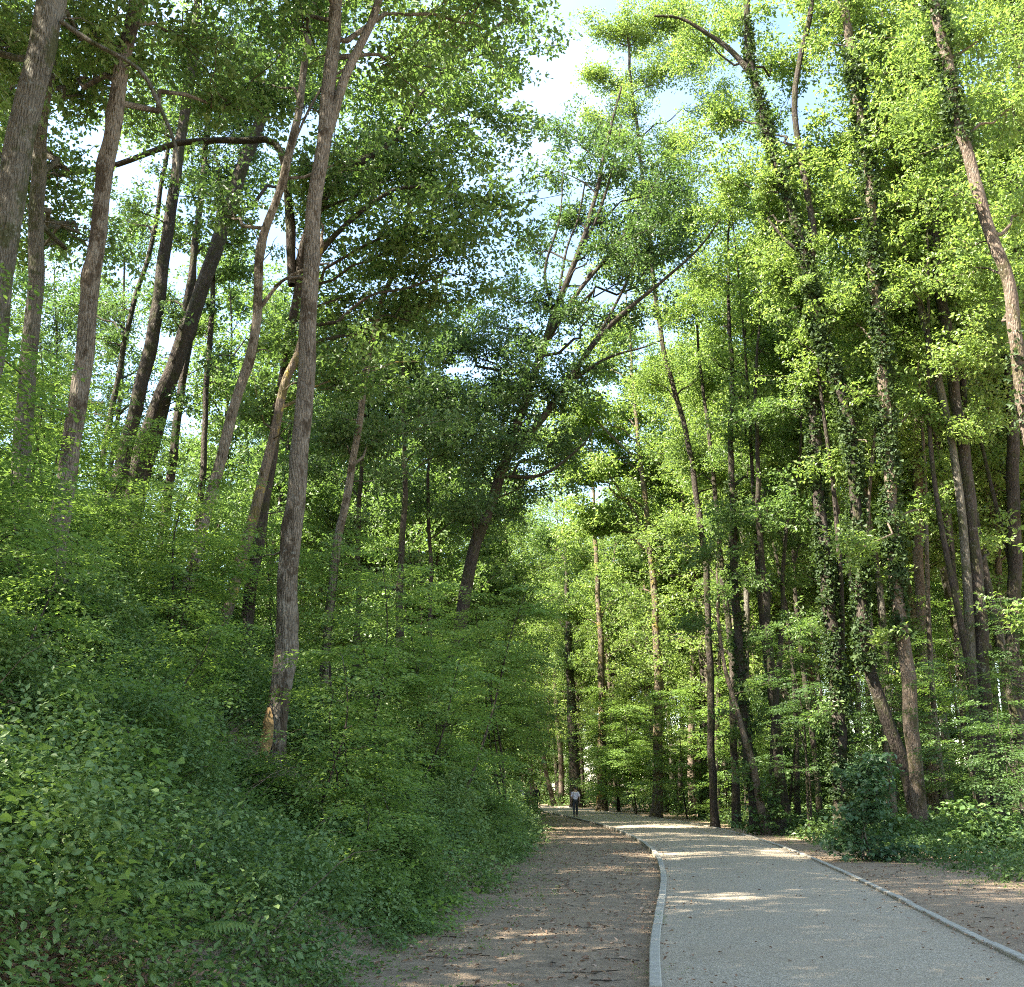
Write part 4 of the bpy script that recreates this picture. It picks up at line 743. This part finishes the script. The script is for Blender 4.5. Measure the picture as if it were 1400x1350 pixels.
def litter():
    g = Geo(); T = [(lambda v: (v[0], v[1], np.zeros(len(v[1]))))(leaf(1, .55, False, rng.uniform(-.2, .5), rng.uniform(-.3, .4))) for _ in range(5)]
    n = 34000; y = 6 + 54 * rng.uniform(0, 1, n) ** 1.7; l = rng.uniform(0, 1, n) < .6
    x = np.where(l, rng.uniform(-3, 5, n), rng.uniform(4, 14, n)); pdv = path_dist(x, y)
    dl = edge_x(y, BANK) - x; dr = x - edge_x(y, RVEG)
    k = (pdv > 1.86 + .55 * smooth((y - 18) / 40)) & (dl < .6) & (dr < 2.5) & (rng.uniform(0, 1, n) < .35 + .65 * smooth(.5 + wob(x, y, 1.1)))
    x, y = x[k], y[k]; n = len(x)
    scatter(g, T, np.stack([x, y, H(x, y) + .012], 1), rng.uniform(0, 6.28, n), rng.normal(0, .3, n), rng.normal(0, .3, n), rng.uniform(.025, .075, n), rng.uniform(.1, 1, n), .1)
    n2 = 900; y = 7 + 40 * rng.uniform(0, 1, n2) ** 1.5; s = rng.uniform(-1, 1, n2); q = np.interp(y, PATH[:, 1][:200], PATH[:, 0][:200]); x = q + np.sign(s) * 1.66 * (1 - np.abs(s) ** 3 * .9)
    scatter(g, T, np.stack([x, y, np.full(n2, .068)], 1), rng.uniform(0, 6.28, n2), rng.normal(0, .15, n2), rng.normal(0, .15, n2), rng.uniform(.02, .06, n2), rng.uniform(.1, .8, n2), .1)
    tag(link('leaf_litter', g.mesh('leaf_litter', M['litter'])), 'dead leaves scattered on the bare soil verges', None, None, 'stuff')
    t = Geo(); n = 380; y = 7 + 30 * rng.uniform(0, 1, n) ** 1.5; l = rng.uniform(0, 1, n) < .65
    x = np.where(l, rng.uniform(-2.5, 4.5, n), rng.uniform(5, 12, n)); pdv = path_dist(x, y); k = (pdv > 1.9 + .55 * smooth((y - 18) / 40)) & (edge_x(y, BANK) - x < .2) & (x - edge_x(y, RVEG) < 1.0)
    for xx, yy in zip(x[k], y[k]):
        a = rng.uniform(0, 3.14); L_ = rng.uniform(.08, .38); d = np.array((math.cos(a), math.sin(a), rng.normal(0, .06))) * L_ / 2; c = np.array((xx, yy, float(H(xx, yy)) + .014)); m = rng.normal(0, .015, 3)
        tube(t, np.array([c - d, c + m * (1, 1, .3), c + d]), (.006, .006, .003), 4)
    tag(link('twig_litter', t.mesh('twig_litter', M['bark_brown'])), 'broken twigs lying on the bare soil verges', None, None, 'stuff')
litter()
# ------------------------------------------------------------------ ferns
def fern(label, px, py, Y, yaws, Ls):
    p = at(px, py, Y); base = np.array((p[0], Y, float(H(p[0], Y)) + .6 * float(bushes(np.array([p[0]]), np.array([float(Y)]))[0][0]) + .02)); root = empty('fern', base); tag(root, label, 'fern')
    for a, Ln in zip(yaws, Ls):
        g = Geo(); t = np.linspace(0, 1, 22); S = np.stack([np.cos(a) * Ln * t, np.sin(a) * Ln * t, .75 * Ln * t * (1 - .85 * t)], 1); tube(g, S, np.linspace(.005, .001, 22), 4)
        V0, F0 = leaf(1, .2, False, .05, .25); T, U, W = frames(S)
        for s in (-1, 1):
            k = np.arange(3, 22); w = .26 * Ln * np.sin(np.pi * (.12 + .86 * t[k])) ** .8 + .01
            n = len(k); V, F, m, q = assemble(V0, F0, S[k], rotm(np.full(n, a - np.pi / 2 - s * 1.25), np.full(n, -.2), np.full(n, .0)), w)
            g.add(V, F, np.full(len(F), .75))
        link('frond', g.mesh('frond', M['horn']), root)
fern('fern with two arching fronds among the dark brambles of the near bank', 232, 1300, 7.4, (.1, .5, 2.5, 1.3, 3.6, 4.9, -.5), (.58, .5, .36, .4, .34, .3, .42))
fern('small fern at the bottom of the bank below the arching fern', 185, 1345, 6.9, (.5, 1.2, -.2, 2.2, 3.6, 4.6), (.42, .36, .34, .3, .3, .28))
# ------------------------------------------------------------------ people
for nm, c in (('skin', (.42, .25, .18)), ('hair_dark', (.015, .012, .01)), ('hair_grey', (.35, .34, .33)), ('top_lilac', (.74, .66, .76)), ('trousers_dark', (.03, .03, .035)), ('coat_black', (.012, .012, .014)), ('jacket_pale', (.62, .68, .74)), ('shoe', (.03, .03, .03)), ('jacket_brown', (.12, .06, .045))):
    M[nm] = plain(nm, c, .75, tuple(q * 1.15 for q in c), 30)
def skin_mesh(name, verts, edges, radii, m, parent, root=0, sub=2):
    me = bpy.data.meshes.new(name); me.from_pydata([tuple(v) for v in verts], edges, []); me.materials.append(m)
    o = link(name, me, parent)
    sm = o.modifiers.new('skin', 'SKIN'); sm.use_smooth_shade = True
    lay = me.skin_vertices[0] if me.skin_vertices else None
    if lay is None:
        bpy.context.view_layer.objects.active = o; me.attributes; 
        lay = me.skin_vertices.new() if hasattr(me.skin_vertices, 'new') else me.skin_vertices[0]
    for i, r in enumerate(radii):
        rr = r if isinstance(r, tuple) else (r, r); lay.data[i].radius = rr; lay.data[i].use_root = (i == root)
    s = o.modifiers.new('sub', 'SUBSURF'); s.levels = sub; s.render_levels = sub
    return o
def person(label, loc, face, h, mats, stride=.22, arm=.12):
    """walker seen from behind; local +Y is the walking direction"""
    k = h / 1.72; root = empty('person', loc); root.rotation_euler = (0, 0, face); tag(root, label, 'person')
    sc = lambda L_: [tuple(q * k for q in v) for v in L_]
    V = [(0, 0, .96), (0, .01, 1.12), (0, .01, 1.30), (0, 0, 1.42), (0, .0, 1.50), (0, .02, 1.58), (0, .015, 1.66), (0, .01, 1.70)]
    E = [(i, i + 1) for i in range(7)]; Rr = [(.155, .11), (.13, .095), (.155, .10), (.09, .07), (.052, .052), (.075, .09), (.078, .095), (.05, .06)]
    legs = {}
    for s in (-1, 1):
        f = s * stride; b = len(V); legs[s] = b
        V += [(s * .09, 0, .88), (s * .115, f * .45 + .03, .48), (s * .13, f - .02, .09), (s * .135, f + .06, .035), (s * .14, f + .14, .03)]
        Rr += [.092, .062, .042, (.045, .035), (.035, .025)]; E += [(0, b), (b, b + 1), (b + 1, b + 2), (b + 2, b + 3), (b + 3, b + 4)]
        b = len(V); a = -s * arm
        V += [(s * .185, 0, 1.38), (s * .235, a * .5 - .02, 1.11), (s * .235, a + .05, .88), (s * .232, a + .07, .80)]
        Rr += [.056, .042, .03, (.036, .022)]; E += [(3, b), (b, b + 1), (b + 1, b + 2), (b + 2, b + 3)]
        for q, (dy, ln) in enumerate(((.03, .07), (.01, .08), (-.01, .075), (-.03, .06))):
            c = len(V); V += [(s * .232, a + .07 + dy * .9, .765), (s * .226, a + .075 + dy, .765 - ln * .55), (s * .216, a + .085 + dy, .765 - ln)]; Rr += [.009, .0085, .007]; E += [(b + 3, c), (c, c + 1), (c + 1, c + 2)]
        c = len(V); V += [(s * .222, a + .115, .805), (s * .21, a + .13, .765)]; Rr += [.0095, .008]; E += [(b + 3, c), (c, c + 1)]
    # face: nose and ears
    c = len(V); V += [(0, .125, 1.60), (-.085, .01, 1.61), (.085, .01, 1.61)]; Rr += [.014, .016, .016]; E += [(5, c), (5, c + 1), (5, c + 2)]
    skin_mesh('body', sc(V), E, [tuple(q * k for q in (r if isinstance(r, tuple) else (r, r))) for r in Rr], M[mats[0]], root)
    # clothes
    tv = [(0, 0, .90), (0, .01, 1.10), (0, .01, 1.30), (0, 0, 1.415), (0, 0, 1.455)]; te = [(0, 1), (1, 2), (2, 3), (3, 4)]; tr = [(.172, .128), (.155, .115), (.168, .113), (.10, .08), (.066, .066)]
    for s in (-1, 1):
        b = len(tv); a = -s * arm; tv += [(s * .185, 0, 1.38), (s * .235, a * .5 - .02, 1.11)] + ([(s * .235, a + .04, .9)] if mats[5] else [])
        tr += [.068, .055] + ([.045] if mats[5] else []); te += [(3, b), (b, b + 1)] + ([(b + 1, b + 2)] if mats[5] else [])
    skin_mesh('jacket' if mats[5] else 'shirt', sc(tv), te, [tuple(q * k for q in (r if isinstance(r, tuple) else (r, r))) for r in tr], M[mats[1]], root)
    pv = [(0, 0, 1.05), (0, 0, .93)]; pe = [(0, 1)]; pr_ = [(.155, .112), (.165, .122)]
    for s in (-1, 1):
        f = s * stride; b = len(pv); pv += [(s * .09, 0, .86), (s * .115, f * .45 + .03, .48), (s * .13, f - .02, .1)]; pr_ += [.104, .076, .06]; pe += [(1, b), (b, b + 1), (b + 1, b + 2)]
    skin_mesh('trousers', sc(pv), pe, [tuple(q * k for q in (r if isinstance(r, tuple) else (r, r))) for r in pr_], M[mats[2]], root)
    for s in (-1, 1):
        f = s * stride; skin_mesh('shoe', sc([(s * .132, f - .05, .05), (s * .136, f + .05, .045), (s * .14, f + .16, .04)]), [(0, 1), (1, 2)], [(.05 * k, .045 * k), (.052 * k, .045 * k), (.04 * k, .032 * k)], M[mats[4]], root, sub=1)
    skin_mesh('hair', sc([(0, -.03, 1.56), (0, -.02, 1.64), (0, .0, 1.69), (0, .06, 1.70)]), [(0, 1), (1, 2), (2, 3)], [(.082 * k, .06 * k), (.092 * k, .085 * k), (.085 * k, .08 * k), (.05 * k, .03 * k)], M[mats[3]], root)
    return root
def path_z(x, y): return .05
p = at(787, 1116, 62); person('walker on the path seen from behind in a lilac top and dark trousers', (p[0], 62, .055), R(8), 1.68, ('skin', 'top_lilac', 'trousers_dark', 'hair_dark', 'shoe', False), .24)
p = at(733.5, 1103, 86); person('far walker all in black where the path turns out of sight', (p[0], 86, .055), R(25), 1.82, ('skin', 'coat_black', 'coat_black', 'hair_dark', 'shoe', True), .1)
p = at(721.5, 1104, 87); person('far grey-haired walker in a brown jacket beside the one in black', (p[0], 87, .055), R(30), 1.74, ('skin', 'jacket_brown', 'trousers_dark', 'hair_grey', 'shoe', True), .12)
p = at(713.5, 1104, 84); person('far person in a pale blue jacket half hidden by the bank', (p[0], 84, .1), R(-30), 1.7, ('skin', 'jacket_pale', 'trousers_dark', 'hair_dark', 'shoe', True), .1)
